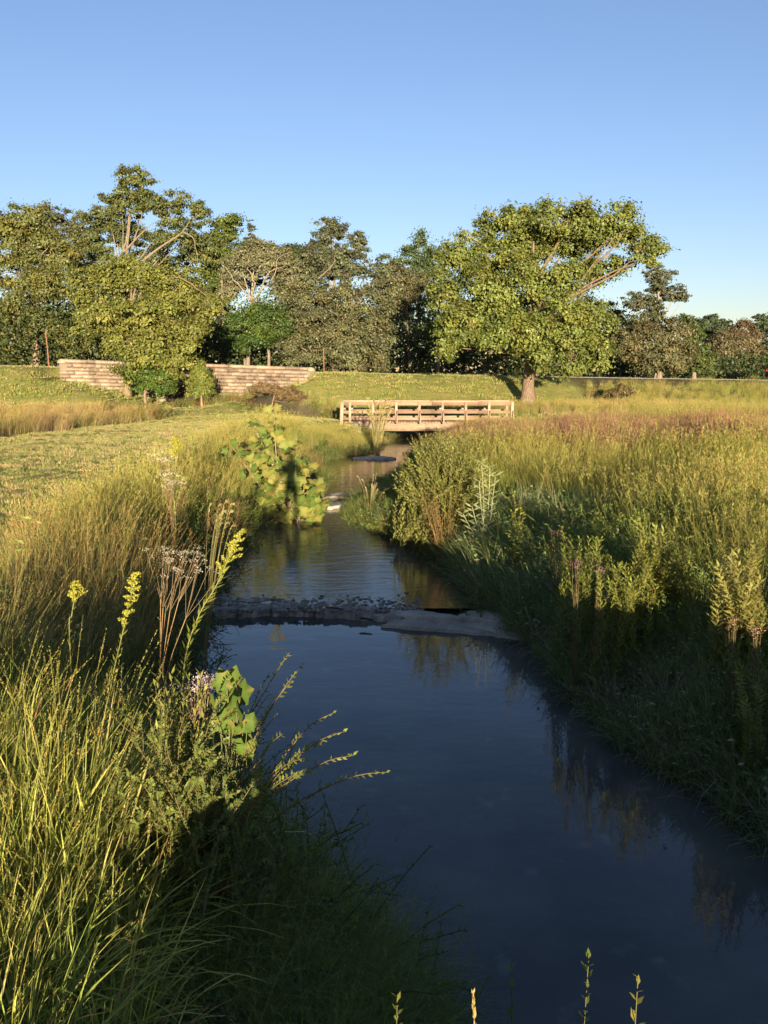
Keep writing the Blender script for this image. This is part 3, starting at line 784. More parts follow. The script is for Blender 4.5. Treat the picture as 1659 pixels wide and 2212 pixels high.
def tree(name, label, dx, Y, lobes, col, N, leaf=.26, bark=(.28, .22, .16), tr=.3, limbs=(), extra=None, group='trees behind the road', base_z=None, yel=None, sub=1.0, flat=.62, seed=None, stems=1, branchy=.35, shell=.45):
    """a tree: trunk and limbs in one mesh, the crown's leaves in another; lobes are measured sizes of the crown's masses"""
    r = np.random.default_rng(seed if seed is not None else abs(hash((dx, Y))) % 99991)
    bx = at_y(dx, 800, Y)[0]; bz = hz(bx, Y) if base_z is None else base_z
    t = thing(name, label, 'tree', (bx, Y, bz), group)
    o0 = np.array([bx, Y, bz]); gT = Geo(); gL = Geo()
    S = K / FPX * Y; LB = []
    for lb in lobes:
        ldx, ldy, rx, rzz = lb[:4]; off = lb[4] if len(lb) > 4 else 0.0; lc = lb[5] if len(lb) > 5 else col
        c = at_y(ldx, ldy, Y + off); LB.append((c - o0, rx * S, rzz * S, lc))
    ws = np.array([(a[1] * a[2]) for a in LB]); ws /= ws.sum()
    cz = np.mean([a[0][2] for a in LB]); topz = max(a[0][2] + a[2] * .6 for a in LB)
    tops = np.array([np.mean([a[0][0] for a in LB]) * .6, 0, topz])
    tt = np.linspace(0, 1, 9)
    trunk = np.stack([tops[0] * tt ** 1.6 + r.normal(0, tr * .25, 9) * tt, r.normal(0, tr * .25, 9) * tt, tops[2] * tt * .82], 1)
    trunk[0] = (0, 0, -.4)
    rad = tr * (1 - .85 * tt ** .8); rad[0] *= 1.35
    gT.tube(trunk, rad, 9, bark)
    for s in range(stems - 1):
        ex = r.uniform(-.8, .8); tk = trunk.copy(); tk[:, 0] += ex * (1 + tt * 2); tk[:, 1] += r.uniform(-.5, .8); gT.tube(tk[:7], rad[:7] * .6, 6, bark)
    for (c, rx, rz_, lc), w in zip(LB, ws):
        zt = min(max(c[2] * r.uniform(.45, .7), topz * .30), topz * .75); sx = np.interp(zt, trunk[:, 2], trunk[:, 0]); s0 = np.array([sx, 0, max(zt, .6)])
        m = (s0 + c) / 2 + np.array([0, 0, -.12 * abs(c[0] - sx)]) + r.normal(0, .2, 3); lr = tr * .26 * (w * len(LB)) ** .3
        gT.tube([s0, s0 * .4 + m * .6, m * .5 + c * .5 + r.normal(0, .2, 3), c], [lr, lr * .8, lr * .55, lr * .25], 6, bark)
        ry = (rx + rz_) / 2 * .9
        rs = (.17 * (rx * rz_) ** .5 + .30) * sub; n_s = int(max(8, 2.6 * (rx * rz_) / rs ** 2))
        dr = rvec(r, n_s); k = r.uniform(shell * .6, 1.0, n_s)[:, None] ** .7; sc = dr * k * np.array([rx, ry, rz_]) * .9 + c
        sc = sc + r.normal(0, rs * .35, (n_s, 3))
        nb = int(n_s * branchy)
        for j in r.choice(n_s, nb, replace=False):
            e = sc[j]; mid = (c + e) / 2 + r.normal(0, .18, 3)
            gT.tube([c, mid, e, e + (e - mid) * .35 + r.normal(0, .1, 3)], [lr * .28, lr * .2, lr * .12, .01], 4, bark)
        n = int(N * w * DENS); si = r.integers(0, n_s, n); sr = rs * r.uniform(.65, 1.35, n_s)
        u = rvec(r, n); q = np.minimum(np.abs(r.normal(0, .64, n)) + .12, 1.75)
        pos = sc[si] + u * (q * sr[si])[:, None] * np.array([1.15, 1.15, flat])
        out = u * .6 + dr[si] * .5 + np.array([0, 0, .45]); nr = out + rvec(r, n) * .75
        d = np.cross(nr, rvec(r, n)); d[:, 2] -= .25
        lc = np.array(lc); sk = r.uniform(.68, 1.28, (n_s, 1)); hc = r.uniform(0, 1, (n_s, 1)); cs = lc * sk
        if yel is not None: cs = cs * (1 - hc ** 3 * .8) + np.array(yel) * sk * hc ** 3 * .8
        lf = leaf * .80 * r.uniform(.45, 1.5, n)
        gL.leaves(pos - d / (np.linalg.norm(d, axis=1)[:, None] + 1e-9) * lf[:, None] / 2, d, nr, lf, lf * .62, vary(r, n, cs[si], .2, .08))
    for lm in limbs:
        pts = np.array([at_y(a_, b_, Y + c_ * .5) - o0 for a_, b_, c_ in lm[1:]]); rr_ = np.linspace(lm[0] * .6, lm[0] * .08, len(pts))
        pts = curve(pts, 14); rr_ = np.linspace(rr_[0], rr_[-1], 14); pts = pts + fbm(pts[:, 0] * 3, pts[:, 2] * 3, 1.0, 3)[:, None] * .10; gT.tube(pts, rr_, 7, bark)
    TRI[0] += sum(len(q_) for q_ in gL.q) * 2
    gT.build('trunk', m_bark, t, smooth=True); gL.build('crown', MT, t)
    return t


m_bark, nt, p = mat('bark', rough=.9, spec=.15)
a = nn(nt, 'ShaderNodeAttribute', attribute_name='Col'); oc = objcoord(nt)
mp = nt.nodes.new('ShaderNodeMapping'); mp.inputs['Scale'].default_value = (6, 6, 1.3); nt.links.new(oc, mp.inputs[0])
n1 = noise(nt, 2.2, 7, .7, mp.outputs[0])
nt.links.new(mixrgb(nt, a.outputs['Color'], ramp(nt, n1, [(.32, (.35, .33, .3)), (.5, (.9, .88, .85)), (.7, (1.35, 1.3, 1.2))]), 1.0, 'MULTIPLY'), p.inputs['Base Color'])
bump(nt, p, n1, 1.0, .08)

OLV = (.115, .130, .042); OLVD = (.07, .078, .026); YG = (.140, .155, .036); GRY = (.098, .112, .055); GRN = (.075, .11, .03); PIN = (.06, .085, .04); BRN = (.13, .095, .05); TAN = (.17, .145, .075)
PB = (.19, .16, .12)

tree('broadleaf_tree', 'big spreading yellow-green tree with thick trunk on the mown bank', 1143, 58.5,
     [(1225, 480, 105, 58, 0), (1150, 540, 70, 40, 2), (1230, 530, 70, 34, 3), (1080, 560, 60, 40, 1), (1340, 490, 70, 50, 1), (1395, 535, 45, 38, 0), (1300, 575, 80, 32, 2), (1120, 480, 70, 45, 1), (1040, 510, 45, 40, 2), (985, 560, 62, 42, 0), (960, 640, 40, 50, -1),
      (1000, 700, 55, 60, -2), (975, 750, 32, 30, -2), (1080, 620, 75, 60, -2), (1180, 600, 90, 55, -3), (1110, 720, 75, 48, -3), (1200, 700, 75, 60, -3), (1270, 700, 68, 62, -1), (1290, 765, 42, 42, -2), (1170, 770, 30, 34, -3), (1235, 775, 26, 44, -3)],
     (.125, .155, .038), 80000,   .24, (.17, .125, .09), .52, seed=3, group='x', yel=(.20, .20, .04), sub=.95, flat=.75, branchy=.28,
     limbs=[(.30, (1150, 760, 0), (1200, 680, 0), (1260, 600, -.5), (1290, 560, -1), (1330, 510, -1.5)), (.2, (1160, 740, 0), (1235, 640, 0), (1330, 585, -.5), (1400, 560, 0)), (.2, (1140, 740, 0), (1100, 640, 0), (1060, 560, 0), (1020, 520, 0)), (.13, (1250, 620, -1), (1215, 580, -3), (1185, 560, -4.5)), (.15, (1285, 570, -1), (1330, 530, -2.6), (1345, 500, -3))])
tree('broadleaf_tree', 'yellow-green tree overhanging the stone bridge wall', 272, 58.0,
     [(290, 590, 95, 45, 1), (215, 620, 70, 50, 1), (380, 620, 75, 45, 0), (420, 660, 62, 40, -1), (200, 690, 48, 50, 0), (260, 690, 70, 50, -1.5), (330, 690, 75, 55, -2), (410, 720, 55, 35, -1), (300, 760, 65, 45, -1.5), (380, 770, 58, 38, -1), (330, 800, 60, 38, -1), (250, 750, 35, 30, -1)],
     YG, 46000, .23, (.20, .15, .10), .30, seed=5, group='x', yel=(.18, .175, .035), sub=.9,
     limbs=[(.12, (330, 700, -2), (355, 690, -4), (390, 700, -4.5), (415, 712, -4.5)), (.10, (350, 610, -1), (390, 600, -3), (430, 625, -3.2), (455, 660, -3)), (.10, (270, 740, -2), (300, 720, -4), (340, 730, -4))])
tree('ivy_shrub', 'dark green ivy mound round the trunk at the stone wall', 310, 56.6, [(310, 800, 48, 34), (350, 820, 38, 26), (290, 770, 30, 30), (330, 760, 34, 26), (315, 833, 40, 16), (355, 838, 32, 14)], (.055, .095, .018), 9000, .2, (.2, .15, .1), .12, seed=6, group='x', yel=(.10, .15, .02), sub=.6)
tree('broadleaf_tree', 'tallest tree with pale forking limbs behind the stone bridge', 268, 80,
     [(290, 385, 42, 36, 0), (262, 430, 52, 36, 0), (235, 470, 62, 34, 1), (310, 440, 48, 30, 1), (370, 450, 50, 36, 0), (425, 460, 32, 34, 1), (380, 510, 60, 38, 0), (290, 510, 75, 32, 2), (200, 510, 50, 32, 3), (440, 540, 52, 48, 2), (330, 570, 90, 50, 3), (220, 570, 80, 50, 3)],
     (.095, .115, .04), 44000, .27, PB, .34, seed=8, sub=.75, flat=.55, shell=.3, yel=(.12, .12, .03),
     limbs=[(.30, (266, 640, -4), (265, 560, -4), (272, 520, -4), (278, 470, -3)), (.20, (267, 545, -4), (300, 510, -4.5), (330, 480, -4)), (.24, (300, 570, -5), (345, 535, -5), (390, 505, -5), (410, 478, -4.5)), (.12, (395, 500, -5), (420, 520, -5), (428, 580, -5)), (.14, (265, 560, -4), (255, 540, -4), (245, 520, -4))])
tree('broadleaf_tree', 'olive tree at the left edge with a brown leaning trunk', 80, 76,
     [(60, 480, 60, 34, 0), (20, 520, 55, 50, 0), (110, 540, 68, 48, 0), (40, 590, 70, 50, 0), (120, 620, 66, 50, -1), (40, 670, 62, 48, -1), (110, 700, 60, 42, -1), (20, 740, 48, 36, 0), (150, 745, 50, 34, 0)],
     OLV, 42000, .27, (.20, .15, .11), .42, seed=9, yel=(.16, .14, .03), limbs=[(.22, (82, 775, -3), (78, 720, -3), (62, 685, -3.5)), (.16, (85, 560, -2), (95, 545, -3), (110, 530, -3))])
tree('broadleaf_tree', 'feathery thin-crowned tree behind the left olive tree', 120, 92,
     [(110, 470, 75, 26, 0), (170, 490, 40, 34, 0), (60, 500, 50, 30, 0), (0, 480, 50, 30, 0), (-50, 560, 60, 80, 0), (130, 540, 90, 50, 0)], (.09, .095, .045), 26000, .28, PB, .3, seed=10, sub=.7, shell=.2, branchy=.5)
tree('broadleaf_tree', 'bright green rounded tree right of the tallest tree', 485, 84, [(490, 490, 42, 32, 0), (470, 540, 60, 50, 0), (520, 560, 45, 45, 0), (450, 620, 60, 60, 2)], (.09, .12, .025), 18000, .27, PB, .3, seed=12)
tree('cedar_tree', 'narrow spire-topped cedar among the broadleaf trees', 543, 88, [(543, 500, 9, 26, 0), (543, 530, 20, 24, 0), (545, 560, 32, 26, 0), (545, 600, 42, 30, 0)], (.075, .085, .055), 9000, .2, (.2, .16, .12), .22, seed=13, sub=.5, flat=.3)
tree('bare_limbed_tree', 'sparse grey-olive tree with many pale bare branches', 540, 76,
     [(520, 570, 58, 38, 0), (590, 560, 55, 34, 0), (560, 540, 60, 30, 1), (620, 590, 42, 36, 1), (500, 620, 40, 32, 1)], (.15, .15, .08), 16000, .23, (.26, .22, .17), .28, seed=14, branchy=1.0, sub=.7, shell=.2,
     limbs=[(.16, (545, 690, -1), (540, 650, -1), (515, 615, -2), (495, 590, -2), (480, 570, -2)), (.16, (545, 680, -1), (560, 630, -2), (580, 590, -2.4), (615, 575, -2.4)), (.12, (548, 660, -1), (548, 610, -2), (535, 575, -2), (540, 545, -2)), (.1, (560, 630, -2), (590, 600, -3), (600, 560, -3), (625, 545, -3))])
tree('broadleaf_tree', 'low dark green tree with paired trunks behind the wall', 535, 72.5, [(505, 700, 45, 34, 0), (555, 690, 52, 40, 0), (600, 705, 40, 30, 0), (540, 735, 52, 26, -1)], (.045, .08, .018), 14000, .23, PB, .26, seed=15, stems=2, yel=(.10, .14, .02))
tree('oak_tree', 'tall grey-green tree in the middle of the treeline', 715, 78,
     [(715, 500, 42, 32, 0), (770, 530, 28, 36, 0), (690, 545, 48, 36, 0), (745, 580, 58, 40, 0), (660, 600, 60, 40, 1), (830, 590, 42, 40, 2), (720, 560, 70, 40, 0)], (.088, .104, .055), 27000, .26, PB, .36, seed=16, sub=.7, yel=(.10, .09, .05))
tree('oak_tree', 'broad drooping olive-grey tree touching the ground in the centre', 725, 74,
     [(690, 650, 80, 45, 0), (780, 650, 72, 50, 0), (640, 690, 60, 50, 0), (730, 710, 90, 50, -1), (810, 720, 42, 50, -1), (650, 750, 65, 45, -1), (760, 765, 75, 42, -2), (820, 770, 30, 30, -1), (620, 640, 40, 40, 1), (850, 640, 30, 50, 1)], (.108, .116, .055), 46000, .24, PB, .36, seed=17, yel=(.13, .11, .05),
     limbs=[(.1, (705, 730, -4), (735, 722, -5), (765, 735, -5)), (.1, (690, 600, -3), (720, 570, -3), (725, 545, -3))])
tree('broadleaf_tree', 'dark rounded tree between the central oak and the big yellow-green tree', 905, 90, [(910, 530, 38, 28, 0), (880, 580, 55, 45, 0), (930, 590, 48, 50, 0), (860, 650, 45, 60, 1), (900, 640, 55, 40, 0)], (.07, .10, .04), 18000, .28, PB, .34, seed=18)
tree('bare_limbed_tree', 'slim tree with pale crooked branches left of the big tree', 885, 80, [(870, 640, 36, 32, 0), (890, 610, 40, 30, 0), (850, 600, 30, 34, 0)], (.10, .095, .045), 6500, .22, (.24, .2, .15), .22, seed=19, branchy=1.0, shell=.2)
tree('ivy_clad_tree', 'dark ivy-clad tree with ragged top right of the big tree', 1420, 82,
     [(1425, 590, 38, 24, 0), (1420, 620, 30, 28, 0), (1455, 635, 38, 22, 0), (1380, 650, 42, 26, 0), (1415, 670, 34, 45, 0), (1475, 640, 22, 14, 0), (1400, 700, 55, 35, 0)], (.08, .09, .048), 14000, .24, (.3, .25, .19), .3, seed=20, sub=.6, shell=.2, branchy=.6, flat=.5)
tree('broadleaf_tree', 'brownish olive tree with pale twigs below the ivy-clad tree', 1425, 80, [(1390, 730, 55, 42, 0), (1450, 720, 58, 42, 0), (1420, 775, 70, 36, -1), (1350, 740, 35, 50, 0), (1470, 770, 40, 36, 0)], (.115, .115, .055), 23000, .24, PB, .3, seed=21, branchy=.5, yel=(.13, .10, .04))
tree('columnar_tree', 'narrow ivy-green tree column at the right of the treeline', 1500, 84, [(1500, 720, 24, 40, 0), (1505, 770, 30, 40, 0), (1480, 700, 20, 26, 0), (1530, 780, 20, 30, 0)], (.058, .088, .024), 11000, .24, PB, .25, seed=22, sub=.6, yel=(.12, .13, .03))
tree('pine_tree', 'dark flat-topped pine at the far right skyline', 1540, 118, [(1535, 692, 32, 16, 0), (1560, 705, 26, 14, 0), (1520, 710, 28, 18, 0), (1550, 730, 40, 30, 0)], PIN, 12000, .34, (.1, .08, .06), .3, seed=23, sub=.6, flat=.4)
tree('broadleaf_tree', 'brown-leaved tree near the right edge', 1607, 108, [(1605, 712, 32, 20, 0), (1590, 740, 36, 26, 0), (1625, 745, 24, 26, 0)], BRN, 11000, .3, PB, .3, seed=24, branchy=.5)
tree('bare_limbed_tree', 'pale tan twiggy tree by the road near the right edge', 1595, 98, [(1560, 735, 30, 26, 0), (1600, 750, 32, 26, 0), (1580, 775, 50, 30, 0), (1630, 775, 26, 28, 0), (1545, 785, 22, 26, 0)], (.13, .115, .055), 12500, .26, (.24, .20, .15), .24, seed=25, branchy=.9)
tree('pine_tree', 'dark green pine standing at the right frame edge', 1650, 112, [(1650, 690, 24, 14, 0), (1640, 715, 26, 20, 0), (1665, 735, 30, 40, 0), (1645, 770, 26, 40, 0), (1690, 700, 30, 50, 0)], PIN, 11000, .32, (.1, .08, .06), .3, seed=26, sub=.6, flat=.45)
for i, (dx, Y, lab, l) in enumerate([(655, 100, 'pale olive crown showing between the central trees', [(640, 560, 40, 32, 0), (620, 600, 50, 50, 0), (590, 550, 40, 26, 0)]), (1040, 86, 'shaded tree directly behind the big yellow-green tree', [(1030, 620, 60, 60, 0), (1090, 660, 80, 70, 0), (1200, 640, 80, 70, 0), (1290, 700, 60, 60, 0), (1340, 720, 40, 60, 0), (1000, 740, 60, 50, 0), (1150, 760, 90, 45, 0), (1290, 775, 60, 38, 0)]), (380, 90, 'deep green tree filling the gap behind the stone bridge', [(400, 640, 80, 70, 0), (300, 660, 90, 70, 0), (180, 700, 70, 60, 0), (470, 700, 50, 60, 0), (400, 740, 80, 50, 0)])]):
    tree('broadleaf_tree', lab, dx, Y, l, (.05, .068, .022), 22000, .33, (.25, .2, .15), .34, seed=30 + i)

# low growth under the treeline: one mass nobody could count
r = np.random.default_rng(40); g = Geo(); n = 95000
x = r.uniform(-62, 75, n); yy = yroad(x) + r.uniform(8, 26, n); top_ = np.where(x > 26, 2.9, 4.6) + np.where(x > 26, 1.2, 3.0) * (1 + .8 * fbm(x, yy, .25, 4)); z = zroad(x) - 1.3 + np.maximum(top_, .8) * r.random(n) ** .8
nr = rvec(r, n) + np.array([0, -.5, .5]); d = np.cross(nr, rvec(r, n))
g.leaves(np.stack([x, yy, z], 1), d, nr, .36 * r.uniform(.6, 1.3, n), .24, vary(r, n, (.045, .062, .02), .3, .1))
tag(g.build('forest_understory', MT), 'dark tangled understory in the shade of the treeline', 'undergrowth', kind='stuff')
# far wood behind
g = Geo(); n = 80000; x = r.uniform(-110, 150, n); yy = 112 + r.uniform(0, 26, n) + .12 * np.abs(x); hgt = np.where(x > 32, .55, 1) * (10.5 + 3.0 * fbm(x, yy, .11, 4)); z = 2 + hgt * r.random(n) ** .7
nr = rvec(r, n) + np.array([0, -.5, .5]); d = np.cross(nr, rvec(r, n))
g.leaves(np.stack([x, yy, z], 1), d, nr, .62 * r.uniform(.6, 1.3, n), .42, vary(r, n, (.05, .06, .025), .3, .1))
tag(g.build('far_wood', MT), 'far dark wood closing the view behind the treeline', 'wood', kind='stuff')
# slim bare trunks seen in the dark gaps
r = np.random.default_rng(41)
for i, (dx, Y, h, lab) in enumerate([(130, 79, 5, 'slim grey trunk in the dark wood right of the left olive tree'), (55, 84, 6, 'slim dark trunk left of the leaning trunk'), (580, 73, 4.5, 'pale straight trunk behind the right half of the stone wall'), (945, 77, 4, 'grey trunk in the dark gap left of the big tree'), (1160, 75, 4, 'slender pale trunk behind the big tree trunk')]):
    bx = at_y(dx, 800, Y)[0]; t = thing('slender_tree', lab, 'tree', (bx, Y, hz(bx, Y)), 'slim understory trunks')
    g = Geo(); tk = np.array([(0, 0, -.3), (r.normal(0, .1), 0, h * .4), (r.normal(0, .25), .1, h * .75), (r.normal(0, .4), .2, h * 1.1)]); g.tube(tk, [.17, .14, .11, .05], 6, PB)
    for k in range(4):
        s = tk[2] * .8 + r.normal(0, .1, 3); g.tube([s, s + r.normal(0, .8, 3) + [0, 0, 1.0]], [.05, .015], 4, PB)
    g.build('trunk', m_bark, t)
    g = Geo(); n = 1400; pos = tk[3] + r.normal(0, 1, (n, 3)) * [1.1, 1.0, .8] + [0, 0, .6]; nr = rvec(r, n) + [0, 0, .5]
    g.leaves(pos, np.cross(nr, rvec(r, n)), nr, .24, .15, vary(r, n, GRN, .25)); g.build('crown', MT, t)

# cedar bush in front of the wall, and the round bush at its foot
tree('cedar_bush', 'feathery light green cedar bush in front of the stone wall', 433, 56.5, [(432, 800, 14, 26, 0), (433, 815, 26, 24, 0), (433, 830, 35, 20, 0), (433, 843, 36, 16, 0)], (.12, .15, .03), 12000, .13, (.3, .2, .12), .09, seed=50, group='x', sub=.45, flat=.9, yel=(.2, .2, .04))
tree('dry_bush', 'reddish-brown dry bush against the right half of the stone wall', 585, 56, [(570, 838, 34, 14, 0), (610, 845, 36, 12, 0), (640, 855, 26, 12, 0)], (.15, .105, .05), 6500, .13, (.3, .2, .12), .05, seed=51, group='x', sub=.5, flat=.9, branchy=.8)
tree('dry_bush', 'small rust-tipped bush on the slope right of the big tree', 1335, 60, [(1325, 850, 22, 10, 0), (1345, 843, 26, 12, 0)], (.14, .11, .045), 3600, .13, (.3, .2, .12), .04, seed=52, group='x', sub=.5, flat=.9)

# ------------------------------------------------------------------ parked car at the right edge
m_paint, nt, p = mat('dark_paint', (.012, .014, .02), .25, .5); p.inputs['Coat Weight'].default_value = .6
m_glass, nt, p = mat('car_glass', (.015, .02, .025), .05, .8)
m_tyre, nt, p = mat('tyre', (.02, .02, .02), .8)
m_rim, nt, p = mat('rim', (.45, .45, .47), .35); p.inputs['Metallic'].default_value = .8
m_red, nt, p = mat('tail_lamp_red', (.45, .02, .015), .25, .5)
m_plate, nt, p = mat('number_plate_white', (.6, .58, .55), .5)


def loft(sections, m, name, parent):
    g = Geo(); n = len(sections[0]); V = np.concatenate([np.array(s) for s in sections])
    q = [(k * n + i, k * n + (i + 1) % n, (k + 1) * n + (i + 1) % n, (k + 1) * n + i) for k in range(len(sections) - 1) for i in range(n)]
    e = (len(sections) - 1) * n
    t = [(0, i + 1, i) for i in range(1, n - 1)] + [(e, e + i, e + i + 1) for i in range(1, n - 1)]
    g.add(V, q=q, t=t); return g.build(name, m, parent, smooth=False)


cx = 42.0; cyy = float(yroad(cx)) - .3
car = thing('parked_car', 'dark sport utility car on the road at the right edge', 'car', (cx, cyy, float(zroad(cx)) + .08), rz=.25)
def sec(x, zb, zt, w, tw):
    return [(x, -w, zb + .12), (x, -w, zb + .5), (x, -w * .98, zt - .08), (x, -tw, zt), (x, tw, zt), (x, w * .98, zt - .08), (x, w, zb + .5), (x, w, zb + .12), (x, w * .8, zb), (x, -w * .8, zb)]
loft([sec(-2.35, .42, .88, .78, .7), sec(-2.25, .28, 1.02, .9, .84), sec(-1.5, .24, 1.06, .94, .88), sec(0, .24, 1.05, .95, .88), sec(1.2, .24, 1.02, .94, .86), sec(2.0, .26, .92, .9, .78), sec(2.35, .36, .74, .78, .6)], m_paint, 'body', car)
loft([[(-2.2, -.82, 1.03), (-1.85, -.62, 1.62), (-1.85, .62, 1.62), (-2.2, .82, 1.03)], [(-.3, -.85, 1.04), (-.3, -.66, 1.70), (-.3, .66, 1.70), (-.3, .85, 1.04)], [(1.25, -.82, 1.0), (.55, -.62, 1.62), (.55, .62, 1.62), (1.25, .82, 1.0)]], m_glass, 'window_band', car)
g = Geo(); g.box((-.65, 0, 1.69), (2.2, 1.22, .05), (.1, .1, .1)); g.build('roof', m_paint, car)
for yv in (-.55, .55):
    g = Geo(); g.beam((-1.5, yv, 1.75), (.3, yv, 1.75), .04, .04); g.build('roof_rail', m_rim, car)
for xx in (-1.45, 1.42):
    for sg in (-1, 1):
        w = Geo(); w.tube([(xx, sg * .72, .34), (xx, sg * .74, .34), (xx, sg * .95, .34), (xx, sg * .97, .34)], [.20, .34, .34, .22], 18); wo = w.build('wheel', m_tyre, car)
        w = Geo(); w.tube([(xx, sg * .955, .34), (xx, sg * .985, .34)], [.22, .03], 10); w.build('rim', m_rim, wo)
for sg in (-1, 1):
    g = Geo(); g.box((-2.27, sg * .74, .95), (.12, .26, .2)); g.build('tail_lamp', m_red, car)
    g = Geo(); g.box((2.22, sg * .66, .70), (.2, .3, .12)); g.build('headlamp', m_rim, car)
    g = Geo(); g.box((.85, sg * 1.0, 1.08), (.12, .16, .12)); g.build('mirror', m_paint, car)
g = Geo(); g.box((-2.37, 0, .62), (.03, .5, .13)); g.build('number_plate', m_plate, car)
g = Geo(); g.box((-2.34, 0, .42), (.12, 1.5, .16)); g.build('bumper', m_tyre, car)

# ------------------------------------------------------------------ plants near the creek
m_stem = foliage_mat('stem', False, .1)


def foot(dx, dy, Y, dz=-.05):
    p_ = at_y(dx, dy, Y); p_[2] = hz(p_[0], Y) + dz; return p_


def goldenrod(label, pts, Y, plume=.34, seed=0, ll=.10, nleaf=60, sc=1.0):
    """stem, narrow leaves, arching yellow flower sprays"""
    r = np.random.default_rng(seed); W = [at_y(x, y, Y + (o[0] if o else 0)) for x, y, *o in pts]
    base = foot(pts[0][0] - 6, pts[0][1], Y); base[:2] = W[0][:2] + (W[0] - W[1])[:2] * .5; base[2] = hz(base[0], base[1]) - .05
    P_ = curve([base] + W, 22); t = thing('goldenrod', label, 'goldenrod', base, 'goldenrod stems'); P_ = P_ - base
    g = Geo(); g.tube(P_, np.linspace(.006, .003, 22) * sc, 5, (.16, .16, .05)); g.build('stem', m_stem, t)
    n0 = int(22 * (1 - plume)); g = Geo(); leafy_stem(g, r, P_[:n0 + 3], int(nleaf * 1.3), ll * 1.1, ll * .26, (.19, .21, .035), t0=.15, up=.65, taper=.45, droop=.05)
    tag(g.build('leaves', MF, t), kind='stuff')
    g = Geo()
    for k in range(26):
        s = P_[min(n0 + int(k / 26 * (22 - n0)), 21)]; f = 1 - k / 34; a = r.uniform(0, 6.28); L = .10 * f * sc * r.uniform(.7, 1.2)
        ax = P_[-1] - P_[n0]; ax /= np.linalg.norm(ax); dv = np.array([math.cos(a), math.sin(a), 0]) * .75 + ax * .75
        q = np.array([s, s + dv * L * .5, s + dv * L + np.array([0, 0, -.012])]); g.tube(q, .0016, 3, (.2, .2, .05))
        m = int(46 * f) + 8; u = r.random(m); pp = q[0] + (q[2] - q[0]) * u[:, None] + [0, 0, .012] * (1 - (2 * u[:, None] - 1) ** 2) + r.normal(0, .004, (m, 3))
        g.leaves(pp, rvec(r, m) + [0, 0, .5], rvec(r, m), .014 * sc, .010 * sc, vary(r, m, (.34, .33, .05), .25))
    g.build('flower_spray', MF, t)
    return t


goldenrod('tall arching goldenrod stem with yellow plume leaning over the pool', [(395, 1470), (425, 1340), (470, 1260), (500, 1190), (522, 1150)], 5.2, .32, 1, .125, 96)
goldenrod('upright goldenrod with yellow plume left of the arching one', [(232, 1590), (240, 1480), (262, 1380), (280, 1300), (292, 1245)], 5.0, .32, 2, .085, 80)
goldenrod('short goldenrod half hidden in the left bank grass', [(150, 1370), (155, 1330), (160, 1295), (163, 1262)], 5.6, .3, 3, .07, 40)
goldenrod('distant goldenrod above the white boneset on the left bank', [(375, 1020), (378, 990), (380, 965), (378, 950)], 13.2, .5, 4, .12, 40, 2.0)


def boneset(label, c0, spread, Y, seed, stems=5, heads=7, root=(0, 0), size=.03, tone=(.46, .42, .33)):
    """branching stems under flat clusters of small white flowers"""
    r = np.random.default_rng(seed); cx_, cy_ = c0; b = foot(root[0], root[1], Y); t = thing('white_boneset', label, 'wildflower', b, 'white boneset clumps')
    gs = Geo(); gf = Geo(); gl = Geo()
    for k in range(stems):
        e = at_y(cx_ + r.uniform(-1, 1) * spread[0], cy_ + r.uniform(-1, 1) * spread[1], Y + r.uniform(-.25, .25)) - b
        q_ = e * np.array([.25, .25, 1]); fk = q_ * .8 + np.array([e[0], e[1], 0]) * .35 + r.normal(0, .02, 3); P_ = curve([np.zeros(3), q_ * .5 + r.normal(0, .015, 3), fk], 8); gs.tube(P_, .004, 4, (.22, .14, .07)); leafy_stem(gl, r, P_, 10, .09, .022, (.12, .14, .04), t0=.3)
        for j in range(heads):
            h_ = e + r.normal(0, 1, 3) * np.array([spread[0], spread[0], spread[1] * .7]) * K / FPX * Y * .5
            gs.tube([fk, (fk + h_) / 2 + [0, 0, -.01], h_], .002, 3, (.24, .17, .09))
            m = 22; pp = h_ + r.normal(0, 1, (m, 3)) * [size, size, size * .35]; gf.leaves(pp, rvec(r, m) + [0, 0, .8], rvec(r, m), size * .42, size * .3, vary(r, m, tone, .2))
    gs.build('stem', m_stem, t); tag(gl.build('leaves', MF, t), kind='stuff'); gf.build('flower_head', MF, t)
    return t


boneset('branching cream flower clusters beside the arching goldenrod', (405, 1205), (45, 35), 5.9, 11, 6, 6, (335, 1420), .022)
boneset('clump of white boneset flowers above the left bank path edge', (368, 1015), (24, 34), 12.5, 12, 6, 5, (372, 1090), .04, (.5, .48, .38))
boneset('small white flower clump near the far footbridge', (768, 924), (14, 10), 34, 13, 4, 4, (768, 950), .06, (.45, .42, .33))
boneset('pinkish white flowers beside the broad sycamore leaves', (425, 1480), (26, 16), 4.4, 14, 5, 7, (420, 1640), .020, (.55, .44, .46))


